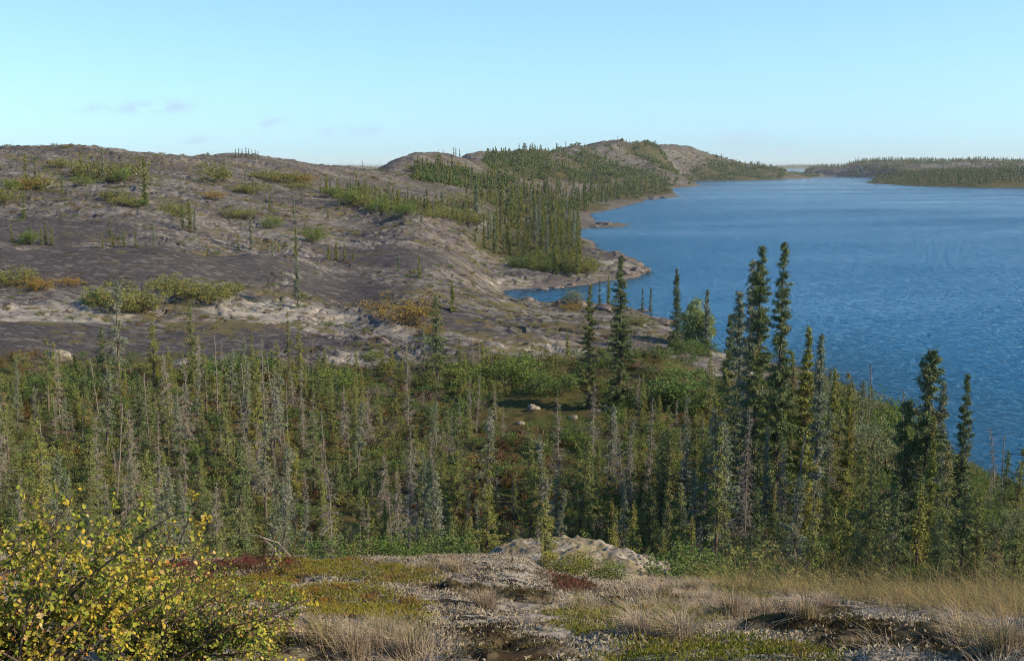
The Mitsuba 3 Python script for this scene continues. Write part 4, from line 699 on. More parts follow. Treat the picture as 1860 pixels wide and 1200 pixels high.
# ------------------------------------------------------------------ single plants: kind | model | east | north | height | spread | label | group
PLACES = """
spruce|tall_a|8.19|33.00|9.06|1.0|tallest spire spruce by the near shore, right one of the high pair|
spruce|tall_b|7.73|34.14|8.92|1.05|tall shaggy dark spruce left of the tallest spire, with one branch sticking out right|
spruce|tall_thin|7.70|35.17|8.57|1.0|thin dead topped spruce tight against the left side of the tall shaggy one|
spruce|tall_grey|8.06|38.16|7.74|1.1|greyish brown spruce just left of the two tall shore spruces|
spruce|tall_c|8.43|42.17|7.03|0.95|broad dark spruce at the left edge of the tall shore group|
spruce|tall_gold|9.51|34.72|6.32|1.0|yellow green spruce right of the tallest spire, pointed top against the lake|
spruce|tall_thin|9.07|31.73|6.14|1.05|very thin nearly bare spruce right of the yellow green one|
spruce|tall_c|9.56|36.78|5.32|0.8|brownish spruce between the tallest spire and the yellow green one|
spruce|tall_gold|12.04|40.24|4.66|0.85|pointed green spruce beside the pale willow by the shore|
spruce|tall_gold|10.79|34.35|4.39|0.9|bright green spruce on the slope below the shore willow|
spruce|ragged|9.73|25.19|5.52|1.0|ragged leaning spruce with a heavy clubbed top at right, against the lake|
spruce|tall_gold|9.17|23.26|4.07|0.62|golden brown spruce in front of the ragged leaning one|
spruce|tall_grey|10.78|26.92|4.68|0.9|slim spruce with an open crown between the ragged one and the rightmost spire|
spruce|tall_a|10.11|23.96|4.90|1.0|rightmost tall dark spire spruce against the lake|
spruce|broken|9.30|25.35|4.32|0.8|broken topped dark spruce with gaps left of the ragged leaning spruce|
spruce|tall_a|6.17|61.69|8.59|1.5|tall dark spruce standing alone in front of the bay, shaded on its left|
spruce|tall_c|4.43|61.68|7.17|1.05|brownish spruce left of the tall dark one in front of the bay|
spruce|tall_b|13.12|86.57|6.60|1.25|dark spruce at the edge of the rock above the bay casting a long shadow|
spruce|mid_3|16.20|90.56|5.67|1.0|narrow spruce rising behind the pale poplar by the shore|
spruce|mid_1|16.29|136.03|3.05|0.8|left one of the two little spruces at the bay shore|
spruce|mid_3|17.05|133.92|3.51|1.0|right one of the two little spruces at the bay shore|
spruce|mid_1|10.72|133.57|3.32|0.7|little dark spruce left of the pale one at the bay edge|
spruce|mid_2|11.70|132.48|3.60|0.8|pale green spruce beside the tall dark one at the bay edge|
spruce|slim_3|-4.62|66.91|5.84|1.3|bushy spruce with a grey skirt at the upper edge of the thicket|
spruce|mid_2|-5.44|99.51|2.73|1.0|short wide golden spruce on the rock below the bay tip|
spruce|mid_0|-10.35|122.29|2.87|0.9|small spruce on the rock, right one of two|
spruce|mid_3|-13.14|126.81|2.34|1.1|small spruce on the rock, left one of two|
spruce|slim_0|-19.01|64.32|5.19|1.0|tall slender green spruce rising from the thicket against the dark slab at left|
spruce|slim_2|-22.39|61.44|6.68|1.05|sparse slender spruce with a grey skirt in front of the round bush at left|
spruce|mid_3|-18.94|96.31|4.75|1.0|sparse spruce with spreading base on the rock slab left of centre|
spruce|mid_0|-25.12|127.55|3.62|0.9|spruce standing behind the crest of the dark slab|
spruce|mid_0|-55.75|167.86|7.58|1.0|tallest spruce on the rocky left hillside, standing in a green bush|
spruce|mid_3|-73.11|198.22|6.16|1.0|thin dark spruce breaking the left skyline|
spruce|young_1|0.49|15.59|1.15|1.35|small spruce with a reddish top in front of the pale rock dome|
spruce|young_0|10.83|59.01|3.75|0.8|thin dark young spruce in the hollow below the shore rock|
spruce|young_1|6.27|20.57|2.05|1.0|young spruce at the foot of the grassy bank, left of three|
spruce|young_2|6.54|19.95|1.82|0.9|dark young spruce at the foot of the grassy bank, middle of three|
spruce|young_0|7.13|20.28|2.26|0.9|young spruce at the foot of the grassy bank, right of three|
spruce|young_1|7.54|19.60|2.50|0.85|yellow green young spruce below the ragged spruce|
spruce|young_2|8.06|18.85|2.27|0.9|dense young spruce below the rightmost spire|
spruce|young_0|8.63|18.04|1.37|1.2|dark young spruce cut by the right edge of the picture|
spruce|slim_1|7.99|28.92|3.73|1.15|golden green mid sized spruce in front of the dead grey spruce|
spruce|slim_0|9.74|29.43|3.13|1.1|green spruce below the shore willow, left of a dark gap|
spruce|slim_3|10.81|31.18|2.06|1.1|dark green spruce right of the one below the shore willow|
spruce|tall_grey|7.66|32.10|3.60|0.7|grey brown spruce at the foot of the tallest spire|
spruce|slim_1|7.49|39.29|4.21|1.0|green gold spruce at the left foot of the tall shore group|
spruce|slim_3|7.55|36.22|4.52|1.0|dark spruce filling the foot of the tall shaggy spruce|
spruce|slim_1|10.55|42.72|3.86|1.1|bright green spruce behind the foot of the tallest spire|
dead_spruce|snag_3|8.16|31.97|3.03|1.1|grey dead spruce with spreading bare boughs at the foot of the tallest spire|
dead_spruce|snag_1|-16.98|53.22|4.11|1.0|straight grey snag right of the sparse slender spruce at left|
dead_spruce|snag_2|-15.66|57.12|4.51|1.0|pale bare pole snag at left, in front of the dark hollow|
dead_spruce|snag_0|-12.92|55.98|4.72|1.0|grey snag in front of the dark bush left of centre|
dead_spruce|snag_0|-5.60|57.62|5.07|1.0|grey hairy snag standing out above the thicket at centre|
dead_spruce|snag_0|-10.77|55.11|3.72|1.0|hairy grey snag right of a pale bare pole, left of centre|
dead_spruce|snag_2|-11.34|54.13|3.07|0.8|pale thin snag beside a hairy grey one, left of centre|
dead_spruce|snag_1|2.03|46.61|4.04|1.0|forked pale grey snag right of centre below the boulders|
dead_spruce|snag_1|3.92|51.62|3.79|1.1|broad grey snag below the tall lone spruces|
dead_spruce|snag_3|-2.90|51.04|2.54|0.9|wide grey snag in the middle of the thicket|
dead_spruce|snag_0|-0.44|53.91|2.12|1.2|short hairy snag left of the boulders|
dead_spruce|snag_3|-12.35|33.81|2.69|1.1|wide bleached snag behind the yellow bush|
dead_spruce|snag_1|-15.29|39.12|3.99|1.0|leaning grey snag behind the yellow bush, further left|
spruce_|mid_0|-79.89|182.03|6.08|0.9||hill
spruce_|mid_1|-78.71|183.09|4.95|0.9||hill
spruce_|mid_0|-80.69|207.72|5.04|1.0||hill
spruce_|mid_3|-43.67|133.81|3.51|0.8||hill
spruce_|mid_1|-44.92|131.15|2.13|1.1||hill
spruce_|mid_1|-46.27|131.05|2.25|1.1||hill
spruce_|mid_0|-47.67|131.30|1.84|1.1||hill
spruce_|mid_0|-48.28|129.57|1.81|1.1||hill
spruce_|mid_1|-43.87|146.63|3.45|1.0||hill
spruce_|mid_0|-43.43|148.39|4.08|1.0||hill
spruce_|mid_3|-42.22|146.71|3.52|1.0||hill
spruce_|mid_3|-34.02|143.35|4.79|0.8||hill
spruce_|mid_1|-35.37|141.87|2.17|1.0||hill
spruce_|mid_0|-30.43|143.01|1.44|1.1||hill
spruce_|mid_0|-21.47|140.56|2.31|1.1||hill
spruce_|mid_2|-22.61|141.11|2.53|1.1||hill
spruce_|mid_0|-20.36|140.72|1.81|1.2||hill
spruce_|mid_2|-23.51|140.60|2.11|1.1||hill
spruce_|mid_3|-51.57|214.48|4.73|1.0||hill
spruce_|mid_0|-55.53|129.72|2.13|1.1||hill
spruce_|mid_1|-56.69|129.22|2.22|1.2||hill
spruce_|mid_0|-54.36|129.83|2.35|1.1||hill
spruce_|mid_1|-55.23|130.24|2.85|1.0||hill
spruce_|mid_0|-58.74|129.09|2.22|1.0||hill
spruce_|mid_1|-61.16|235.74|4.92|1.0||hill
spruce_|mid_0|-65.97|251.66|2.78|1.0||hill
spruce_|mid_1|-69.01|258.48|2.49|1.0||hill
spruce_|mid_1|-71.02|257.93|2.51|1.0||hill
spruce_|mid_3|-64.88|161.67|2.77|0.8||hill
spruce_|mid_1|-41.23|250.92|3.59|1.1||ridge
spruce_|mid_0|-42.52|252.68|3.65|1.1||ridge
spruce_|mid_1|-34.80|251.25|4.17|1.1||ridge
spruce_|mid_0|-33.37|250.79|4.79|1.1||ridge
spruce_|mid_2|-31.70|246.52|3.94|1.1||ridge
spruce_|mid_0|-38.99|249.33|3.40|1.1||ridge
spruce_|mid_1|-30.11|243.56|4.28|1.1||ridge
spruce_|mid_0|-27.68|241.35|4.16|1.1||ridge
spruce_|mid_1|-18.74|242.21|5.46|1.0||ridge
spruce_|mid_0|-16.66|243.60|4.90|1.1||ridge
spruce_|mid_1|-15.45|243.68|4.89|1.1||ridge
spruce_|mid_2|-11.18|207.25|3.54|1.0||ridge
spruce_|mid_0|-10.44|208.88|3.12|1.0||ridge
spruce_|mid_1|-8.66|258.70|6.89|1.0||ridge
spruce_|mid_1|-10.83|264.61|6.53|1.0||ridge
spruce_|mid_1|-75.38|303.11|2.22|1.2||sky
spruce_|mid_3|-74.34|302.55|2.61|1.2||sky
spruce_|mid_3|-72.94|300.46|2.61|1.2||sky
spruce_|mid_1|-72.51|302.99|2.75|1.2||sky
spruce_|mid_3|-71.61|302.39|2.57|1.2||sky
spruce_|mid_1|-70.95|303.36|2.33|1.2||sky
spruce_|mid_3|-68.17|295.20|2.56|1.2||sky
spruce_|mid_1|-69.21|302.95|2.19|1.2||sky
spruce_|mid_1|-25.93|493.83|3.59|1.2||sky
spruce_|mid_3|-25.02|495.13|3.75|1.2||sky
spruce_|mid_1|-23.36|496.48|3.57|1.1||sky
spruce_|mid_1|-32.58|490.93|1.79|1.3||sky
spruce_|mid_3|-30.16|491.08|2.14|1.1||sky
spruce_|mid_3|-48.21|358.66|2.50|1.1||sky
willow_bush|bush_green|0.42|68.62|2.05|1.5|largest round green bush above the thicket at centre, against the grey rock|
willow_bush|bush_green|-2.60|67.71|1.56|1.5|broad olive bush left of the largest round green bush|
willow_bush|bush_deep|2.35|65.68|1.49|1.3|dark green bush right of the largest round green bush|
willow_bush|bush_deep|8.96|61.98|2.03|1.6|dense dark green bush right of the tall lone spruce|
willow_bush|bush_deep|10.27|62.59|1.62|1.3|dark bush below the shore rock, beside the tall shore group|
birch_bush|bush_gold|-9.21|90.03|1.95|1.5|round golden brown bush alone on the rock at centre|
birch_bush|bush_gold|-6.74|86.19|0.86|1.3|small rusty bush right of the round golden brown one|
willow_bush|bush_olive|-29.52|94.40|1.17|1.6|long low olive bush on the left slab, left half|
willow_bush|bush_olive|-27.22|93.27|1.30|1.7|long low olive bush on the left slab, middle|
willow_bush|bush_olive|-25.77|92.41|1.35|1.4|long low olive bush on the left slab, lower end|
willow_bush|bush_olive|-25.31|97.97|0.84|1.4|small olive bush at the right end of the long low bush|
willow_bush|bush_green|-33.74|88.77|1.33|1.4|left part of the round green bush behind the sparse slender spruce|
willow_bush|bush_olive|-31.53|88.06|1.87|1.5|middle of the round green bush behind the sparse slender spruce|
willow_bush|bush_olive|-30.27|88.25|1.21|1.4|right part of the round green bush behind the sparse slender spruce|
birch_bush|bush_olive|-42.64|93.47|1.51|1.3|yellowish bush at the left edge on the slab|
birch_bush|bush_gold|-40.58|92.70|1.03|1.5|low golden bush beside the yellowish one at the left edge|
birch_bush|bush_gold|-38.27|94.79|0.85|1.2|tiny golden bush on the slab right of the low golden one|
poplar|poplar|15.53|91.99|4.36|1.0|pale silvery young poplar by the shore rock|
willow_bush|bush_deep|13.39|86.30|1.23|1.3|dark green bush under the pale poplar, left|
willow_bush|bush_deep|15.96|89.08|1.48|1.2|dark green bush under the pale poplar, right|
willow_bush|bush_silver|7.35|129.89|2.13|1.1|blue green willow at the edge of the bay|
birch_bush|bush_gold|6.74|126.98|0.68|2.6|low rusty bush patch beside the willow at the bay|
willow_bush|bush_olive|12.40|108.77|0.86|1.5|small olive bush on the rock behind the tall lone spruce|
willow_bush|bush_willow|16.39|49.35|3.35|1.0|tall pale green willow leaning over the shore below the lake, left part|
willow_bush|bush_willow|16.19|45.19|3.04|1.0|tall pale green willow leaning over the shore below the lake, right part|
willow_bush|bush_silver|13.60|41.85|2.91|0.9|pale willow in front of the leaning shore willows|
willow_bush|bush_willow|13.64|30.05|1.69|1.0|greyish willow at the right edge in front of the lake|
willow_bush|bush_silver|13.36|27.97|1.33|0.9|silver willow cut by the right edge of the picture|
willow_bush|bush_green|-9.61|75.39|0.74|1.4|low tan grassy bush at the top edge of the thicket|
willow_bush|bush_deep|-17.81|67.73|1.55|1.7|dark bush in front of the shaded rock hollow at left|
willow_bush|bush_deep|-16.38|68.27|1.74|1.6|dark grey green bush right of the shaded rock hollow|
willow_bush|bush_deep|-24.98|59.89|1.70|1.5|deep green bush in the thicket near the left edge|
willow_bush|bush_green|-10.70|65.36|1.48|1.7|green bush at the top of the thicket left of centre|
hill_bush|bush_olive|-71.48|206.92|3.71|1.0||hill
hill_bush|bush_green|-69.78|198.28|2.44|1.2||hill
hill_bush|bush_olive|-78.82|206.03|3.51|0.9||hill
hill_bush|bush_olive|-88.83|218.90|1.77|1.2||hill
hill_bush|bush_gold|-79.78|182.63|2.02|1.3||hill
hill_bush|bush_olive|-78.03|184.49|2.39|1.2||hill
hill_bush|bush_olive|-60.95|169.91|1.32|1.6||hill
hill_bush|bush_olive|-58.44|167.42|1.33|1.8||hill
hill_bush|bush_green|-56.51|167.13|1.29|1.6||hill
hill_bush|bush_olive|-73.84|204.91|2.15|1.2||hill
hill_bush|bush_olive|-43.07|172.48|1.43|1.8||hill
hill_bush|bush_green|-35.83|164.70|1.80|1.2||hill
hill_bush|bush_olive|-53.24|258.06|2.47|1.8||hill
hill_bush|bush_gold|-50.52|257.24|2.50|1.8||hill
hill_bush|bush_olive|-58.37|261.09|1.89|1.8||hill
hill_bush|bush_gold|-51.69|190.39|1.21|2.0||hill
hill_bush|bush_green|-28.08|155.67|2.18|1.1||hill
hill_bush|bush_olive|-46.64|243.49|1.62|1.8||hill
hill_bush|bush_green|-80.55|177.90|1.70|1.6||hill
hill_bush|bush_olive|-50.97|164.74|1.27|1.6||hill
hill_bush|bush_olive|-46.69|154.53|1.40|1.4||hill
hill_bush|bush_green|-56.69|129.22|1.71|1.0||hill
hill_bush|bush_olive|-61.55|229.33|3.37|0.9||hill
hill_bush|bush_olive|-49.88|215.46|1.86|1.6||hill
hill_bush|bush_olive|-52.14|213.77|1.13|1.8||hill
hill_bush|bush_olive|-72.62|158.35|1.72|1.5||hill
hill_bush|bush_green|-74.12|191.07|1.84|1.6||hill
hill_bush|bush_green|-37.26|226.70|1.86|1.4||hill
hill_bush|bush_green|-30.46|210.70|2.78|1.4||hill
hill_bush|bush_green|-24.32|202.97|2.54|1.4||hill
hill_bush|bush_green|-17.80|187.63|2.16|1.4||hill
hill_bush|bush_olive|-8.36|208.97|2.48|1.5||hill
hill_bush|bush_olive|-12.03|267.94|3.01|1.6||hill
willow_bush|bush_deep|2.49|17.42|0.75|1.3|dark green bush at the right end of the pale rock dome|
willow_bush|bush_green|3.18|18.22|0.64|1.3|green bush on the bank between the rock dome and the young spruces|
willow_bush|bush_deep|4.12|19.06|0.68|1.3|dark bush below the tall shore group at the edge of the bank|
willow_bush|bush_olive|4.83|18.89|0.74|1.4|olive bush at the edge of the bank left of the young spruces|
willow_bush|bush_green|1.30|15.65|0.40|1.3|small bright green bush in front of the rock dome|
willow_bush|bush_green|0.89|15.47|0.40|1.2|low green bush beside the small spruce in front of the rock dome|
willow_bush|bush_deep|-1.05|17.47|0.68|1.2|dark green bush at the edge of the bank left of the rock dome|
willow_bush|bush_green|-1.86|17.40|0.67|1.3|green bush at the edge of the bank, second left of the rock dome|
willow_bush|bush_deep|-2.61|17.30|0.70|1.3|green bush at the edge of the bank right of the fallen branch|
willow_bush|bush_olive|-4.34|14.88|0.43|1.2|twiggy olive bush at the edge of the bank left of the fallen branch|
willow_bush|bush_silver|8.66|19.13|1.10|1.0|grey green willow at the right, behind the golden grass|
willow_bush|bush_green|7.55|19.06|0.85|1.2|green bush at the foot of the ragged spruce|
willow_bush|bush_willow|22.78|78.77|0.93|1.5|pale willow on the shore behind the yellow green spruce|
willow_bush|bush_silver|22.26|72.67|1.29|1.5|pale willow on the shore left of the leaning shore willows|
willow_bush|bush_willow|21.74|63.37|1.41|1.5|pale willow on the shore behind the leaning shore willows|
willow_bush|bush_willow|21.70|58.08|1.07|1.4|pale willow on the shore behind the broken spruce|
willow_bush|bush_silver|20.81|50.91|1.15|1.4|pale willow on the shore left of the rightmost spire|
willow_bush|bush_willow|20.35|45.67|0.84|1.4|pale willow on the shore right of the rightmost spire|
willow_bush|bush_willow|22.10|83.11|0.64|1.4|pale willow on the shore behind the tallest spire|
willow_bush|bush_silver|18.87|39.75|0.73|1.3|pale willow on the shore at the right edge|
spruce|young_0|5.63|19.71|1.77|1.0|young spruce at the foot of the bank left of the other young spruces|
spruce|slim_3|6.82|18.80|2.54|1.1|dark young spruce between the yellow green one and the three at the bank|
spruce|young_2|7.34|18.07|1.56|1.0|low dark young spruce between the ragged spruce and the rightmost spire|
spruce|slim_0|8.27|18.76|2.08|1.1|olive young spruce right of the rightmost spire|
spruce|young_0|8.15|17.71|1.26|1.1|low young spruce near the right edge behind the golden grass|
spruce|slim_1|7.53|23.84|2.89|1.0|yellow green spruce behind the three young spruces at the bank|
spruce|slim_3|8.35|24.62|2.97|1.0|dark spruce behind the three young spruces at the bank|
spruce|slim_0|8.74|21.27|3.31|1.0|olive spruce at the foot of the slim open crowned one|
spruce|slim_3|5.45|23.37|2.61|1.0|dark spruce below the grey dead spruce of the shore group|
"""

GROUPS = {'hill': ('small dark spruce standing alone on the rocky left hillside', 'spruces on the left hillside'),
          'ridge': ('spruce in the green gully behind the left rock crest', 'spruces in the gully behind the crest'),
          'sky': ('tiny dark spruce standing on the skyline', 'spruces on the skyline')}
CAT = {'spruce': 'tree', 'dead_spruce': 'tree', 'willow_bush': 'bush', 'birch_bush': 'bush', 'hill_bush': 'bush', 'poplar': 'tree'}
taken = []
for line in PLACES.strip().split('\n'):
    kind, mod, px_, py_, hh, spread, label, group = line.split('|')
    kind = kind.rstrip('_')
    gname = None
    if group:
        label, gname = GROUPS[group] if kind == 'spruce' else ('low bush growing on the rocky left hillside', 'bushes on the left hillside')
        if group == 'hill':
            rr, aa = math.hypot(float(px_), float(py_)), math.degrees(math.atan2(float(px_), float(py_)))
            look = {'bush_green': 'green', 'bush_olive': 'olive', 'bush_gold': 'golden brown', 'mid_0': 'olive', 'mid_1': 'dark', 'mid_2': 'golden', 'mid_3': 'sparse grey'}[mod]
            size = 'tall' if float(hh) > 3.2 else 'low' if float(hh) < 1.9 else 'mid sized'
            spot = '%s part of the hillside, %s' % ('lower' if rr < 140 else 'middle' if rr < 185 else 'upper' if rr < 235 else 'topmost', 'at the left edge' if aa < -22 else 'towards the left' if aa < -17 else 'above the long low bush' if aa < -12 else 'nearest the bay')
            label = '%s %s %s on the %s' % (size, look, 'spruce' if kind == 'spruce' else 'bush', spot)
            gname = label
    name = 'willow_bush' if kind == 'hill_bush' else kind
    plant(name, mod, float(px_), float(py_), float(hh), float(spread), label=label, category=CAT[kind], group=gname)
    taken.append((float(px_), float(py_)))


def scatter(rng, poly, n, gap, tries=40):
    """Up to n points in the outline, no two nearer than gap."""
    P = Polygon(poly)
    x0, y0, x1, y1 = P.bounds
    p = np.column_stack([rng.uniform(x0, x1, n * tries), rng.uniform(y0, y1, n * tries)])
    p = p[shapely.contains_xy(P, p[:, 0], p[:, 1])]
    return thin(p, gap, n)


def thin(p, gap, n):
    cell, out = {}, []
    for x, y in p:
        c = (int(x // gap), int(y // gap))
        if any((x - a) ** 2 + (y - b) ** 2 < gap * gap for i in (-1, 0, 1) for j in (-1, 0, 1) for a, b in cell.get((c[0] + i, c[1] + j), ())):
            continue
        cell.setdefault(c, []).append((x, y))
        out.append((x, y))
        if len(out) == n:
            break
    return np.array(out).reshape(-1, 2)


# ------------------------------------------------------------------ the thicket in the hollow
rng = np.random.default_rng(5)
LIMIT = 300


def hollow(n):
    r = np.sqrt(rng.uniform(23.5 ** 2, 79 ** 2, n))
    a = rng.uniform(-0.52, 0.52, n)
    p = np.column_stack([r * np.sin(a), r * np.cos(a)])
    z = ground(p[:, 0], p[:, 1])
    rock = relief(p[:, 0], p[:, 1], z)[1]
    ok = (rock < 0.5) & (z > 0.7) & (np.hypot((p[:, 0] - 2.2) / 3.4, (p[:, 1] - 62) / 5.0) > 1) & (np.hypot((p[:, 0] - 0.95) / 2.2, (p[:, 1] - 17.6) / 2.0) > 1)
    return p[ok], z[ok]


p, z = hollow(7000)
dens = meshkit.fbm(np.stack([p[:, 0] / 6, p[:, 1] / 6, 0 * z], -1), 3, seed=21)
left = sstep(6, -14, p[:, 0])
want = 0.80 + 0.06 * left + 4.6 * (dens - 0.5)
right = sstep(2.5, 6, p[:, 0]) * sstep(52, 44, p[:, 1]) * sstep(0.36, 0.33, np.arctan2(p[:, 0], p[:, 1]))
want += 0.5 * right - 1.0 * sstep(0.355, 0.37, np.arctan2(p[:, 0], p[:, 1]))
want *= np.where((np.hypot(p[:, 0], p[:, 1]) > 58) & (p[:, 0] > -12), 0.45, 1.0)
want -= 0.55 * np.exp(-((p[:, 0] + 1.0) / 6.5) ** 2 - ((p[:, 1] - 57) / 9.0) ** 2) + 0.25 * sstep(60, 70, np.hypot(p[:, 0], p[:, 1]))
keep = rng.random(len(p)) < want
p = p[keep]
kept = thin(p, 0.72, 1500)
tr = cKDTree(np.array(taken))
kept = kept[tr.query(kept)[0] > 0.7]
kept = kept[:960]
zz = ground(kept[:, 0], kept[:, 1])
trees = []
for (x, y), z in zip(kept, zz):
    lf = float(sstep(8, -14, x))
    dead = rng.random() < 0.25
    h = (1.05 + 0.75 * lf + 0.8 * float(sstep(2.5, 6, x) * sstep(52, 44, y))) * math.exp(rng.normal(0.06, 0.56))
    h *= (1 - 0.30 * float(sstep(58, 66, math.hypot(x, y)))) * (1 - 0.3 * float(sstep(0.31, 0.34, math.atan2(x, y))))
    h = min(h, 4.0)
    trees.append((h / math.hypot(x, y), dead, x, y, z, h * (1.05 if dead else 1.0)))
trees.sort(reverse=True)
n_live = sum(1 for k in labels if k.startswith('spruce') and '__' not in k)
n_mass = 0
for s, dead, x, y, z, h in trees:
    zone = '%s %s of the thicket' % (('front', 'middle', 'back')[int(y > 38) + int(y > 54)], ('left', 'centre', 'right')[int(x > -9) + int(x > 1.5)])
    size = 'tall' if h > 2.7 else 'mid sized' if h > 2.0 else 'small'
    if dead:
        q = rng.integers(0, 4)
        look = ('hairy grey', 'grey', 'bare pale', 'wide shaggy grey')[q]
        plant('dead_spruce', 'snag_%d' % q, x, y, h, rng.uniform(0.8, 1.3), label='%s %s dead spruce, %s' % (size, look, zone), category='tree',
              group='%s %s dead spruces, %s' % (size, look, zone), tilt=tuple(rng.normal(0, 2.2, 2)))
    elif n_live < LIMIT - 96:
        q = int(rng.choice(6, p=[0.26, 0.16, 0.14, 0.16, 0.16, 0.12])) if h > 1.9 else int(rng.integers(0, 3))
        look = ('olive', 'yellow green', 'grey skirted', 'dark green', 'thin gappy', 'half dead grey')[q] if h > 1.9 else ('olive', 'yellow green', 'dark green')[q]
        plant('spruce', ('slim_%d' if h > 1.9 else 'young_%d') % q, x, y, h, rng.uniform(0.8, 1.25), label='%s %s spruce, %s' % (size, look, zone), category='tree',
              group='%s %s spruces, %s' % (size, look, zone), tilt=tuple(rng.normal(0, 2.4, 2)))
        n_live += 1
    else:
        mass('spruce_thicket', 'young_%d' % rng.integers(0, 3) if h < 2.2 else 'slim_%d' % rng.integers(0, 6), x, y, z - 0.05, h, rng.uniform(0.8, 1.2), rng.uniform(0, 360), n_mass)
        n_mass += 1
labels['spruce_thicket'] = {'label': 'small spruces filling the thicket of the hollow', 'kind': 'stuff'}

p, z = hollow(3400)
hd = meshkit.fbm(np.stack([p[:, 0] / 5, p[:, 1] / 5, 0 * z + 4], -1), 3, seed=23)
for k, ((x, y), z_, n_) in enumerate(zip(p[:2100], z, hd)):
    q = int(rng.choice(5, p=[0.36, 0.08, 0.22, 0.22, 0.12])) if n_ < 0.58 else int(rng.choice(5, p=[0.22, 0.34, 0.22, 0.10, 0.12]))
    mass('undergrowth', 'under_%d' % q, x, y, z_ - 0.05, MODELS['under_%d' % q] * rng.uniform(0.7, 1.5), rng.uniform(0.7, 1.2), rng.uniform(0, 360), k)
labels['undergrowth'] = {'label': 'low green and rusty scrub covering the hollow under the spruces', 'kind': 'stuff'}

# low tufts in the cracks of the rock
def open_rock(n, r0, r1):
    r = np.sqrt(rng.uniform(r0 ** 2, r1 ** 2, n))
    a = rng.uniform(-0.5, 0.14, n)
    p = np.column_stack([r * np.sin(a), r * np.cos(a)])
    z = ground(p[:, 0], p[:, 1])
    al, cr = p[:, 0] * math.cos(STRIKE) + p[:, 1] * math.sin(STRIKE), -p[:, 0] * math.sin(STRIKE) + p[:, 1] * math.cos(STRIKE)
    g = meshkit.fbm(np.stack([al / 14, cr / 4.5, 0 * z + 2], -1), 3, seed=61)
    bare = patch(SLAB, p[:, 0], p[:, 1], 2.5)
    ok = (z > 1.0) & (rng.random(n) < np.clip((g - 0.40) * 4.0, 0.04, 1) * (1 - 0.93 * bare))
    return p[ok], z[ok]


k = 0
for n, r0, r1, s0 in ((2600, 74, 130, 0.55), (2600, 130, 250, 0.9), (1500, 250, 480, 1.5)):
    for (x, y), z in zip(*open_rock(n, r0, r1)):
        q = int(rng.choice(5, p=[0.12, 0.26, 0.36, 0.14, 0.12]))
        s = s0 * rng.uniform(0.5, 1.3)
        mass('rock_heath', 'under_%d' % q, x, y, z - 0.05, MODELS['under_%d' % q] * s * 0.75, 1.6, rng.uniform(0, 360), k)
        k += 1
labels['rock_heath'] = {'label': 'low rusty and olive heath tufts in the cracks of the rock', 'kind': 'stuff'}

k = 0
for (x, y), z in zip(*open_rock(400, 118, 225)):
    if x > -0.05 * y or np.hypot(*(np.array(taken) - [x, y]).T).min() < 5:
        continue
    taken.append((x, y))
    rr, aa = math.hypot(x, y), math.degrees(math.atan2(x, y))
    lab = 'small dark spruce alone on open rock, %s slope, %s' % ('lower' if rr < 150 else 'middle' if rr < 200 else 'upper', 'far left' if aa < -20 else 'left' if aa < -14 else 'centre left' if aa < -9 else 'centre')
    plant('spruce', 'mid_%d' % rng.choice([0, 1, 1, 3]), x, y, rng.uniform(1.3, 3.6), rng.uniform(0.9, 1.3), label=lab, category='tree', group=lab)
    k += 1
    if k == 36:
        break

# ------------------------------------------------------------------ stands farther off
pts = scatter(rng, STANDS['shore_stand'], 150, 1.5)
hs = np.clip(rng.normal(5.6, 2.3, len(pts)), 2.0, 10.5)
order = np.argsort(-hs)
k = 0
for i in order:
    x, y = pts[i]
    mod = 'mid_%d' % rng.choice(4, p=[0.35, 0.25, 0.2, 0.2])
    if k < 60:
        plant('spruce', mod, x, y, hs[i], rng.uniform(0.65, 0.95), label='tall spruce in the dense stand beside the bay', category='tree', group='spruces of the stand by the bay')
    else:
        mass('spruce_stand', mod, x, y, float(ground(x, y)) - 0.1, hs[i], rng.uniform(0.7, 1.0), rng.uniform(0, 360), k)
    k += 1
labels['spruce_stand'] = {'label': 'smaller spruces filling the stand beside the bay', 'kind': 'stuff'}
pts = scatter(rng, STANDS['young_stand'], 60, 1.4)
for i, (x, y) in enumerate(pts):
    if i % 4:
        mass('young_stand', 'mid_%d' % rng.integers(0, 3), x, y, float(ground(x, y)) - 0.1, rng.uniform(1.8, 4.2), 1.2, rng.uniform(0, 360), i)
    else:
        b = ('bush_olive', 'bush_deep')[(i // 4) % 2]
        mass('young_stand', b, x, y, float(ground(x, y)) - 0.1, rng.uniform(1.4, 2.6), 1.2, rng.uniform(0, 360), i)
labels['young_stand'] = {'label': 'bright green young growth in front of the stand by the bay', 'kind': 'stuff'}
fk = 0


def forest(name, poly, n, gap, h0, h1, models, bush=0.0, clump=0.0, z_of=None):
    global fk
    pts = scatter(rng, poly, int(n), gap)
    if clump:
        c = meshkit.fbm(np.column_stack([pts / clump, 0 * pts[:, 0]]), 3, seed=41)
        pts = pts[c > 0.44]
    zs = ground(pts[:, 0], pts[:, 1]) if z_of is None else z_of(pts)
    for (x, y), z in zip(pts, zs):
        if z < 0.6:
            continue
        if rng.random() < bush:
            mass(name, 'far_bush' if h0 < 2.4 and gap > 2 else ('bush_green', 'bush_olive')[int(rng.random() < 0.4)], x, y, z - 0.1, rng.uniform(1.2, 2.6), rng.uniform(1.0, 1.6), rng.uniform(0, 360), fk)
        else:
            mass(name, models[rng.integers(0, len(models))], x, y, z - 0.2, rng.uniform(h0, h1), rng.uniform(0.8, 1.15), rng.uniform(0, 360), fk)
        fk += 1
    labels[name] = {'label': name.replace('_', ' ') + ' of small far spruces and scrub', 'kind': 'stuff'}


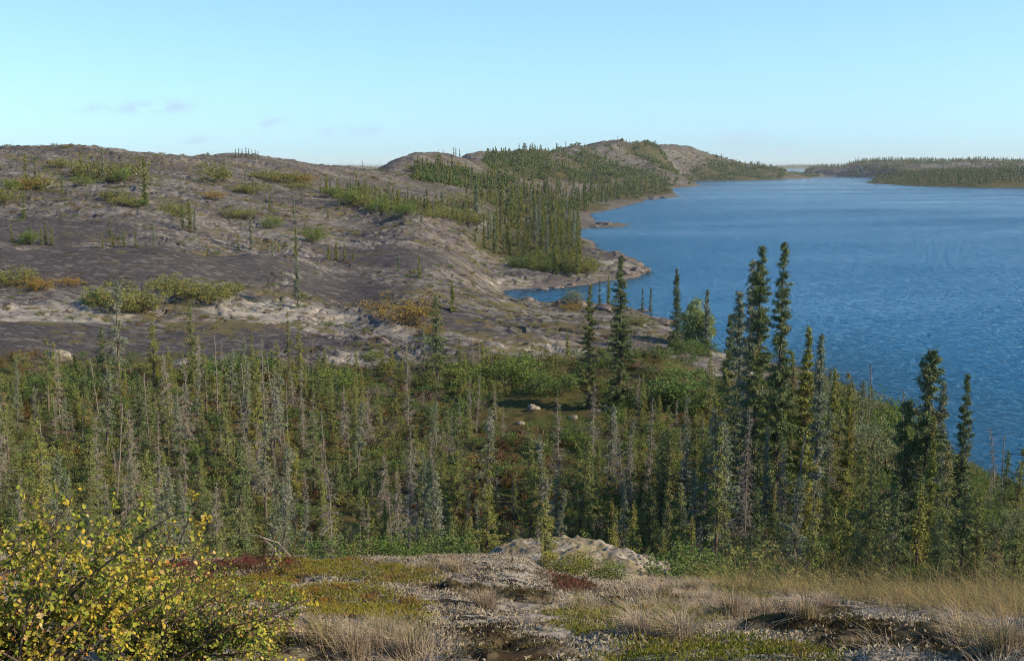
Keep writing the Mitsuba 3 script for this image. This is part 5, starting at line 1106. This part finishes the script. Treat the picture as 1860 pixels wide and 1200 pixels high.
MID, FAR = ['mid_0', 'mid_1', 'mid_2', 'mid_3'], ['far_0', 'far_1', 'far_2']
forest('gully_wood', STANDS['gully_stand'], 170, 1.6, 2.0, 5.0, MID, bush=0.3, clump=9)
forest('coast_wood', STANDS['coast_stand'], 420, 3.0, 3.5, 8.5, FAR + MID[:2], bush=0.12, clump=24)
forest('knoll_wood', STANDS['knoll_stand'], 240, 2.1, 2.2, 6.5, MID + FAR, bush=0.25, clump=16)
forest('ridge_wood', STANDS['ridge_stand'], 2000, 2.8, 2.0, 7.0, FAR, bush=0.3, clump=40)
forest('point_wood', STANDS['point_stand'], 3400, 2.6, 1.8, 6.0, FAR, bush=0.45, clump=30)

FAR_SLOPES = [(60, 800), (150, 880), (215, 1270), (470, 1690), (440, 1760), (330, 1560), (240, 1440), (120, 1230), (40, 1020)]
forest('slope_wood', FAR_SLOPES, 650, 8.0, 1.6, 5.0, FAR, bush=0.4)


def grid_height(g):
    from scipy.interpolate import RegularGridInterpolator
    f = RegularGridInterpolator((g[1][:, 0], g[0][0]), g[2], bounds_error=False, fill_value=-1)
    return lambda q: f(q[:, ::-1])


front = Polygon(ISLAND).intersection(shapely.box(0, 900, 780, 1420))
forest('island_wood', list(front.exterior.coords), 3200, 4.2, 2.5, 7.0, FAR, z_of=grid_height(isle_grid))
front = Polygon(HEADLAND).intersection(shapely.box(0, 1500, 1200, 2020))
forest('headland_wood', list(front.exterior.coords), 1800, 5.0, 3.5, 7.0, FAR, z_of=grid_height(head_grid))


# ------------------------------------------------------------------ the near bank: rock dome, boulders, mats, grass, birch
def stone(seed, size, flat=0.6, sub=3, crag=0.35):
    rng = np.random.default_rng(seed)
    m = trimesh.creation.icosphere(subdivisions=sub)
    v = np.array(m.vertices)
    for _ in range(9):                                            # broken faces
        d = unit(rng.normal(size=3))
        h = rng.uniform(0.62, 0.92)
        over = np.maximum(v @ d - h, 0)
        v -= over[:, None] * d * 0.9
    v *= 1 + (meshkit.fbm(v * 1.7 + seed, 3, seed) - 0.5)[:, None] * crag
    return v * size * [1, rng.uniform(0.7, 1.0), flat], np.array(m.faces)


def lichened_fn(p, n, uv):
    a = mikit.fbm(p.x * 5, p.y * 5, p.z * 5, 3)
    b = mikit.fbm(p.x * 1.6, p.y * 1.6, p.z * 1.6, 3)
    c = mikit.mix(mikit.mix((0.27, 0.255, 0.225), (0.13, 0.118, 0.10), mikit.smoothstep(0.35, 0.65, a)), (0.10, 0.088, 0.07), mikit.smoothstep(0.55, 0.65, mikit.fbm(p.x * 14, p.y * 14, p.z * 14, 3)))
    return mikit.mix(c, (0.16, 0.14, 0.085), mikit.smoothstep(0.56, 0.68, b) * 0.7)


def shore_stone_fn(p, n, uv):
    a = mikit.fbm(p.x * 2, p.y * 2, p.z * 2, 3)
    return mikit.mix((0.18, 0.160, 0.148), (0.058, 0.054, 0.054), mikit.smoothstep(0.35, 0.62, a))


matte('lichened_rock', proc(lichened_fn), False)
matte('shore_stone', proc(shore_stone_fn), False)


def at_ground(mesh, x, y, sink, turn=0.0):
    v, f = mesh
    c, s = math.cos(turn), math.sin(turn)
    v = v @ np.array([[c, s, 0], [-s, c, 0], [0, 0, 1]])
    return v + [x, y, float(ground(x, y)) - sink], f


dv, df = stone(5, 1.0, 1.0, 6, 0.10)
dv = dv * [1.75, 1.35, 0.62]
dv[:, 2] *= 1 - 0.10 * dv[:, 0]
dv[:, 2] += (meshkit.fbm(dv * 2.2, 4, 71) - 0.5) * 0.34 + (meshkit.fbm(dv * 8, 4, 72) - 0.5) * 0.13
scene['rock_dome'] = ply(at_ground((dv, df), 1.0, 17.4, 0.04), 'lichened_rock', smooth=True)
labels['rock_dome'] = {'label': 'pale lichened rock dome just beyond the grassy bank', 'category': 'rock'}
BL = ['white boulder at left of the pair below the dense bush', 'white boulder at right of the pair below the dense bush', 'small pale boulder in front of the white pair', 'flat tan boulder left of the white pair',
      'small tan boulder below the white pair', 'pale boulder with a dark hollow at far left above the thicket', 'small dark rock on the pale lichen left of centre', 'tiny dark rock beside the small dark one left of centre',
      'half hidden stone in the thicket below the tan boulder', 'pale rock beside the dark hollow at left', 'pale stone by the shore behind the tall spruces', 'white stone on the shore behind the broken spruce, upper',
      'white stone on the shore behind the broken spruce, lower', 'white stone on the shore right of the broken spruce']
for q, ((x, y), lab) in enumerate(zip(BOULDERS, BL)):
    k = number('boulder')
    sz = [0.36, 0.34, 0.24, 0.42, 0.30, 0.9, 0.42, 0.26, 0.3, 1.0, 0.5, 0.5, 0.4, 0.4][q]
    scene[k] = ply(at_ground(stone(80 + q, sz, 0.7, 3), x, y, 0.04 - 0.1 * sz), 'lichened_rock', smooth=25)
    labels[k] = {'label': lab, 'category': 'rock'}
rs = np.random.default_rng(9)
for q, (x, y) in enumerate(SHORE_ROCKS):
    k = number('shore_rock')
    scene[k] = ply(at_ground(stone(120 + q, rs.uniform(0.5, 1.7) * max(1.0, math.hypot(x, y) / 260), 0.5, 2), x, y, 0.1, rs.uniform(0, 6)), 'shore_stone', smooth=20)
    where = \
        ('on the far wooded shore' if y > 420 else 'on the second narrow point' if y > 300 else 'along the far side of the rocky point beyond the bay' if y > 193 else 'at the tip of the rocky point beyond the bay' if x > 15 and y > 170 else
         'at the head of the bay below the pale rock' if y > 145 else 'along the near shore of the bay')
    labels[k] = {'label': 'angular pinkish rock ' + where, 'category': 'rock', 'group': 'rocks ' + where}


def blades(rng, base, height, lean, width, droop=0.5):
    """Grass blades: a bent strip of three triangles each."""
    n = len(base)
    phi = rng.random(n) * 2 * np.pi
    side = np.column_stack([np.cos(phi), np.sin(phi), 0 * phi])
    h, w = np.broadcast_to(height, n)[:, None], np.broadcast_to(width, n)[:, None]
    mid = base + lean * h * 0.45 + UPV * h * 0.62
    tip = base + lean * h * (0.9 + droop * 0.4) + UPV * h * (1.0 - droop * 0.25)
    v = np.stack([base - side * w / 2, base + side * w / 2, mid + side * w * 0.35, mid - side * w * 0.35, tip], 1).reshape(-1, 3)
    k = np.arange(n)[:, None] * 5
    return v, np.vstack([k + [0, 1, 2], k + [0, 2, 3], k + [3, 2, 4]])


def spots(rng, outlines, per_m2, grow=0.05, ragged=0.25):
    """Random ground points inside the outlines, their edges ragged."""
    ps = []
    for o in outlines:
        P = Polygon(o).buffer(grow)
        x0, y0, x1, y1 = P.bounds
        n = int((x1 - x0) * (y1 - y0) * per_m2)
        p = np.column_stack([rng.uniform(x0, x1, n), rng.uniform(y0, y1, n)])
        ps.append(p)
    p = np.vstack(ps)
    p = p[rng.random(len(p)) < patch(outlines, p[:, 0], p[:, 1], ragged)]
    return np.column_stack([p, fast_ground(p[:, 0], p[:, 1])])


_g = np.meshgrid(np.arange(-8, 9.51, 0.05), np.arange(3.6, 20.01, 0.05))
from scipy.interpolate import RegularGridInterpolator
_near = RegularGridInterpolator((_g[1][:, 0], _g[0][0]), ground(_g[0], _g[1]), bounds_error=False, fill_value=None)
fast_ground = lambda x, y: _near(np.column_stack([y, x]))


def mat(rng, outlines, per_m2, h0, h1, leaf, grow=0.05):
    """A low dense cover of small upright sprigs."""
    p = spots(rng, outlines, per_m2, grow)
    puff = 0.35 + 1.3 * meshkit.fbm(np.column_stack([p[:, :2] * 3.2, 0 * p[:, 0]]), 3, seed=81)
    p[:, 2] += rng.uniform(-0.01, h1, len(p)) * puff * (0.3 + 0.7 * rng.random(len(p)))
    d = rng.normal(0, 0.6, (len(p), 3)) + UPV * 0.9
    return kites(rng, p, d, rng.uniform(h0, h1, len(p)), leaf * rng.uniform(0.7, 1.3, len(p)), 0.1)


def two_tone(a, b, c, f=3.0):
    def fn(p, n, uv):
        s = mikit.noise(p.x * 40, p.y * 40, p.z * 40)
        w = mikit.fbm(p.x * f, p.y * f, 3.0, 3)
        return mikit.mix(mikit.mix(a, b, dr.clip(s * 0.5 + (w - 0.5) * 2.2 + 0.25, 0, 1)), c, mikit.smoothstep(0.55, 0.72, mikit.fbm(p.x * f * 1.7, p.y * f * 1.7, 9.0, 3)))
    return proc(fn)


leafy('heath_leaf', two_tone((0.145, 0.150, 0.028), (0.205, 0.180, 0.036), (0.20, 0.125, 0.036)), 0.3)
leafy('moss_leaf', two_tone((0.105, 0.130, 0.022), (0.165, 0.170, 0.030), (0.18, 0.145, 0.045)), 0.3)
leafy('red_leaf', two_tone((0.115, 0.055, 0.038), (0.085, 0.062, 0.036), (0.16, 0.04, 0.045)), 0.3)
leafy('pale_blade', two_tone((0.38, 0.325, 0.25), (0.30, 0.245, 0.185), (0.235, 0.205, 0.115)), 0.4)
leafy('gold_blade', two_tone((0.26, 0.215, 0.115), (0.20, 0.195, 0.085), (0.27, 0.19, 0.11)), 0.4)
leafy('cushion_leaf', two_tone((0.060, 0.055, 0.028), (0.105, 0.088, 0.038), (0.035, 0.028, 0.020)), 0.2)
matte('lichen_crumb', two_tone((0.33, 0.305, 0.245), (0.22, 0.195, 0.150), (0.14, 0.118, 0.088)))
rg = np.random.default_rng(12)


def stuff(key, mesh, bsdf, label):
    scene[key] = ply(mesh, bsdf)
    labels[key] = {'label': label, 'kind': 'stuff'}


stuff('heath', mat(rg, PATCHES['HEATH'], 4200, 0.018, 0.05, 0.010), 'heath_leaf', 'gold green heath mat on the near bank')
stuff('moss', mat(rg, PATCHES['MOSS'], 4200, 0.014, 0.045, 0.009), 'moss_leaf', 'bright green moss mats at the bottom of the picture')
stuff('red_heath', mat(rg, PATCHES['REDHEATH'], 2600, 0.02, 0.07, 0.011), 'red_leaf', 'reddish low heath on the near bank')
p = spots(rg, PATCHES['PEAT'], 7000)
bump = meshkit.noise(np.column_stack([p[:, 0] / 0.34, p[:, 1] / 0.30, 0 * p[:, 0] + 8.0]), 31)
p = p[np.abs(bump - 0.5) > 0.07]
stuff('moss_cushion_cover', kites(rg, p, rg.normal(0, 0.5, p.shape) + UPV, rg.uniform(0.012, 0.032, len(p)), 0.007), 'cushion_leaf', 'brown olive moss cushions on dark peat')
BANK = [[(-5.2, 4.2), (5.6, 4.2), (7.5, 14.2), (4.0, 15.5), (-0.5, 15.8), (-6.5, 14.5)]]
p = spots(rg, BANK, 2400)
cl = meshkit.fbm(np.column_stack([p[:, :2] * 1.5, 0 * p[:, 0]]), 4, seed=83)
p = p[rg.random(len(p)) < np.clip((cl - 0.40) * 5, 0.10, 1) * (1 - 0.8 * patch(PATCHES['PEAT'], p[:, 0], p[:, 1], 0.35))]
p[:, 2] += rg.uniform(0, 0.025, len(p))
stuff('lichen', kites(rg, p, rg.normal(0, 0.8, p.shape) + UPV * 0.5, rg.uniform(0.012, 0.04, len(p)), rg.uniform(0.008, 0.022, len(p)), 0.15), 'lichen_crumb', 'pale crumbled lichen and litter over the near bank')
WIND = np.array([-0.45, 0.1, 0.0])


def tufted(rng, outlines, tufts, n, h, spread, without=()):
    p = spots(rng, outlines, tufts)
    if without:
        p = p[rng.random(len(p)) > patch(without, p[:, 0], p[:, 1], 0.3)]
    q = np.repeat(np.arange(len(p)), n)
    b = p[q] + rng.normal(0, 1, (len(q), 3)) * [spread, spread, 0]
    b[:, 2] = fast_ground(b[:, 0], b[:, 1]) - 0.01
    s = rng.uniform(0.5, 1.2, len(p))[q] * rng.uniform(0.5, 1.15, len(q))
    out = (b - p[q]) * [2.2, 2.2, 0] / spread * 0.35
    return blades(rng, b, h * s, out + WIND * 0.3 + rng.normal(0, 0.25, (len(q), 3)) * [1, 1, 0], 0.0042)


stuff('dry_grass', join(tufted(rg, PATCHES['PALEGRASS'], 24, 38, 0.12, 0.05), tufted(rg, BANK, 2.5, 20, 0.11, 0.05, PATCHES['PEAT'] + PATCHES['HEATH'] + PATCHES['MOSS'])), 'pale_blade', 'bleached dry grass over the near bank')
stuff('tall_grass', join(tufted(rg, PATCHES['GOLDGRASS'], 22, 22, 0.30, 0.07), tufted(rg, PATCHES['GOLDGRASS'], 14, 6, 0.62, 0.05), tufted(rg, PATCHES['MOSS'][1:], 14, 14, 0.22, 0.06)), 'gold_blade', 'tall golden grass along the edge of the bank')
for q, (x, y) in enumerate(TUSSOCKS):
    k = number('grass_tussock')
    n = 420
    a, rd = rg.random(n) * 2 * np.pi, np.abs(rg.normal(0, 0.06, n))
    o = np.column_stack([np.cos(a), np.sin(a), 0 * a])
    b = o * rd[:, None] + [x, y, 0]
    b[:, 2] = fast_ground(b[:, 0], b[:, 1]) - 0.01
    hh = rg.uniform(0.12, 0.26, n)
    scene[k] = ply(blades(rg, b, hh, o * rg.uniform(0.1, 0.9, (n, 1)) + WIND * 0.25, 0.0042, 0.9), 'pale_blade')
    where = '%s %s of the near bank' % ('bottom' if math.hypot(x, y) < 7.6 else 'middle' if math.hypot(x, y) < 10.5 else 'far edge', 'left' if x < -0.4 else 'centre' if x < 1.3 else 'right' if x < 2.3 else 'far right')
    labels[k] = {'label': 'pale drooping tussock of dry grass, ' + where, 'category': 'grass', 'group': 'dry grass tussocks, ' + where}

# fallen dead branch at the edge of the bank
def over(pts):
    return np.array([[x, y, float(fast_ground([x], [y])[0]) + h] for x, y, h in pts])


c = [((-3.45, 13.6, 0.36), (-3.25, 13.6, 0.33), (-3.08, 13.5, 0.2), (-2.95, 13.4, 0.02), (-2.9, 13.3, -0.05)), ((-3.2, 13.55, 0.30), (-3.02, 13.6, 0.24), (-2.85, 13.6, 0.04), (-2.8, 13.6, 0.0)),
     ((-2.98, 13.45, 0.06), (-2.8, 13.5, 0.06), (-2.62, 13.5, 0.12)), ((-3.0, 13.5, 0.14), (-2.92, 13.5, 0.22), (-2.88, 13.5, 0.26))]
scene['fallen_branch'] = ply(join(*[stick(over(q), np.linspace(0.016, 0.006, len(q))[::(-1 if i == 0 else 1)], 6) for i, q in enumerate(c)]), 'dead_wood', smooth=40)
labels['fallen_branch'] = {'label': 'bleached forked dead branch lying at the edge of the near bank', 'category': 'branch'}

# ------------------------------------------------------------------ birch bushes in front at the left
LEAF_V = np.array([[0, 0, 0], [0.30, 0.36, 0.05], [0.22, 0.75, 0.04], [0, 1.0, -0.04], [-0.22, 0.75, 0.04], [-0.30, 0.36, 0.05], [0, 0.5, -0.03]])
LEAF_V[:, 0] *= 1.25
LEAF_F = np.array([[6, 0, 1], [6, 1, 2], [6, 2, 3], [6, 3, 4], [6, 4, 5], [6, 5, 0]])
LEAF_TONES = [('leaf_yellow', (0.46, 0.36, 0.055), (0.36, 0.30, 0.05)), ('leaf_lime', (0.29, 0.31, 0.055), (0.21, 0.245, 0.045)), ('leaf_fresh', (0.125, 0.175, 0.045), (0.085, 0.13, 0.036)), ('leaf_amber', (0.42, 0.22, 0.06), (0.28, 0.13, 0.05)), ('leaf_buff', (0.50, 0.40, 0.19), (0.40, 0.30, 0.12))]
for key, a, b in LEAF_TONES:
    leafy(key, two_tone(a, b, b, 8.0), 0.5)


def leaf_frames(rng, pos, out, size):
    y = unit(out + rng.normal(0, 0.55, out.shape) - UPV * 0.25)
    z = unit(rng.normal(0, 0.55, out.shape) + UPV * 0.6 + out * 0.3)
    x = unit(np.cross(y, z))
    z = np.cross(x, y)
    m = np.zeros((len(pos), 4, 4))
    m[:, :3, 0], m[:, :3, 1], m[:, :3, 2], m[:, :3, 3], m[:, 3, 3] = x * size[:, None], y * size[:, None], z * size[:, None], pos, 1
    return m


def birch(name, seed, foot, clumps, n_leaves, size, shares, label):
    """clumps: (east, north, height over ground, radius) of the leafy shoots; stems run from foot to them."""
    rng = np.random.default_rng(seed)
    key = number(name)
    labels[key] = {'label': label, 'category': 'bush'}
    fz = float(fast_ground([foot[0]], [foot[1]])[0])
    sticks, pos, out = [], [], []
    for q, (x, y, h, rad, n) in enumerate(clumps):
        f = np.array([foot[0] + rng.normal(0, 0.12), foot[1] + rng.normal(0, 0.12), fz - 0.05])
        e = np.array([x, y, float(fast_ground([x], [y])[0]) + h])
        mid = (f + e) / 2 + [rng.normal(0, 0.08), rng.normal(0, 0.08), 0.12 * h]
        tt = np.linspace(0, 1, 9)[:, None]
        c = f * (1 - tt) ** 2 + 2 * mid * tt * (1 - tt) + e * tt ** 2
        sticks.append(stick(c, np.linspace(0.008, 0.002, 9), 6))
        k = int(n * n_leaves)
        tw = max(6, k // 14)
        w = rng.uniform(0.18, 1.0, tw)[:, None]
        a = f * (1 - w) ** 2 + 2 * mid * w * (1 - w) + e * w ** 2
        b = a + unit(rng.normal(size=(tw, 3)) + UPV * 0.35) * (rad * rng.uniform(0.5, 1.15, tw))[:, None]
        for i in range(tw):
            sticks.append(stick(np.array([a[i], (a[i] + b[i]) / 2 + rng.normal(0, 0.01, 3), b[i]]), [0.0022, 0.0018, 0.0012], 4))
        i = rng.integers(0, tw, k)
        u = rng.uniform(0.15, 1.05, k)[:, None]
        o = unit(rng.normal(size=(k, 3)) + (b - a)[i] * 4)
        pos.append(a[i] + (b - a)[i] * u + o * 0.008)
        out.append(o)
    pos, out = np.vstack(pos), np.vstack(out)
    pos[:, 2] = np.maximum(pos[:, 2], fast_ground(pos[:, 0], pos[:, 1]) + 0.01)
    scene[key + '__stem'] = ply(join(*sticks), 'stem_bark', smooth=True)
    frames = leaf_frames(rng, pos, out, size * rng.uniform(0.65, 1.25, len(pos)))
    tone = rng.choice(len(shares), len(pos), p=shares)
    # shoots turn together
    turn = meshkit.noise(pos * 5.5, seed)
    tone = np.where(rng.random(len(pos)) < 0.55, np.searchsorted(np.cumsum(shares), np.clip((turn - 0.5) * 1.7 + 0.5, 0.0, 0.999)), tone)
    near = np.argsort(np.linalg.norm(pos - EYE, axis=1) - 0.9 * rng.random(len(pos)))
    lone, rest = near[:300], near[300:]
    plys = [ply((LEAF_V, LEAF_F), t[0]) for t in LEAF_TONES]
    for j, i in enumerate(lone):
        scene['%s__leaf%s' % (key, '' if j == 0 else '_%03d' % j)] = {**plys[tone[i]], 'to_world': T(frames[i])}
    for t, (mat_key, _, _) in enumerate(LEAF_TONES):
        i = rest[tone[rest] == t]
        if len(i):
            v = (np.einsum('kij,nj->kni', frames[i][:, :3, :3], LEAF_V) + frames[i][:, None, :3, 3]).reshape(-1, 3)
            f = (LEAF_F[None] + (np.arange(len(i)) * len(LEAF_V))[:, None, None]).reshape(-1, 3)
            pk = key + '__' + mat_key.replace('leaf_', '') + '_foliage'
            scene[pk] = ply((v, f), mat_key)
            labels[pk] = {'label': mat_key.replace('leaf_', '') + ' leaves of the bush', 'kind': 'stuff'}


def ringed(rng, cx, cy, rx, ry, h0, h1, n, rad):
    a, r = rng.random(n) * 2 * np.pi, np.sqrt(rng.random(n))
    return [(cx + rx * r_ * math.cos(t), cy + ry * r_ * math.sin(t), rng.uniform(h0, h1) * (1.05 - 0.35 * r_), rad * rng.uniform(0.7, 1.3), 1.0 / n) for t, r_ in zip(a, r)]


r1 = np.random.default_rng(31)
birch('birch_bush', 41, (-2.45, 5.0), ringed(r1, -2.35, 5.2, 0.80, 0.6, 0.40, 1.25, 44, 0.21), 12000, 0.027, [0.32, 0.38, 0.16, 0.06, 0.08], 'large birch bush with yellow leaves at the lower left, nearest the viewer')
birch('birch_bush', 42, (-1.95, 5.6), ringed(r1, -1.65, 5.7, 0.68, 0.5, 0.22, 0.58, 30, 0.17), 8500, 0.020, [0.16, 0.44, 0.28, 0.05, 0.07], 'lower green birch bush right of the large yellow one')
birch('birch_bush', 43, (-2.1, 5.9), [(-1.75, 6.0, 0.95, 0.10, 0.3), (-1.68, 6.0, 0.80, 0.12, 0.3), (-1.95, 6.0, 0.70, 0.14, 0.4)], 330, 0.026, [0.45, 0.25, 0.10, 0.15, 0.05], 'thin upright shoot of yellow leaves between the two birch bushes')
birch('birch_bush', 44, (-1.2, 4.75), ringed(r1, -1.35, 4.7, 0.7, 0.35, 0.12, 0.36, 20, 0.16), 4600, 0.022, [0.26, 0.40, 0.18, 0.07, 0.09], 'low yellow green birch bush at the bottom edge of the picture')
birch('birch_bush', 45, (-2.9, 7.3), ringed(r1, -2.7, 7.4, 1.1, 0.9, 0.25, 0.7, 34, 0.20), 6500, 0.023, [0.10, 0.34, 0.42, 0.07, 0.07], 'green birch bush behind the yellow bush at the left edge')
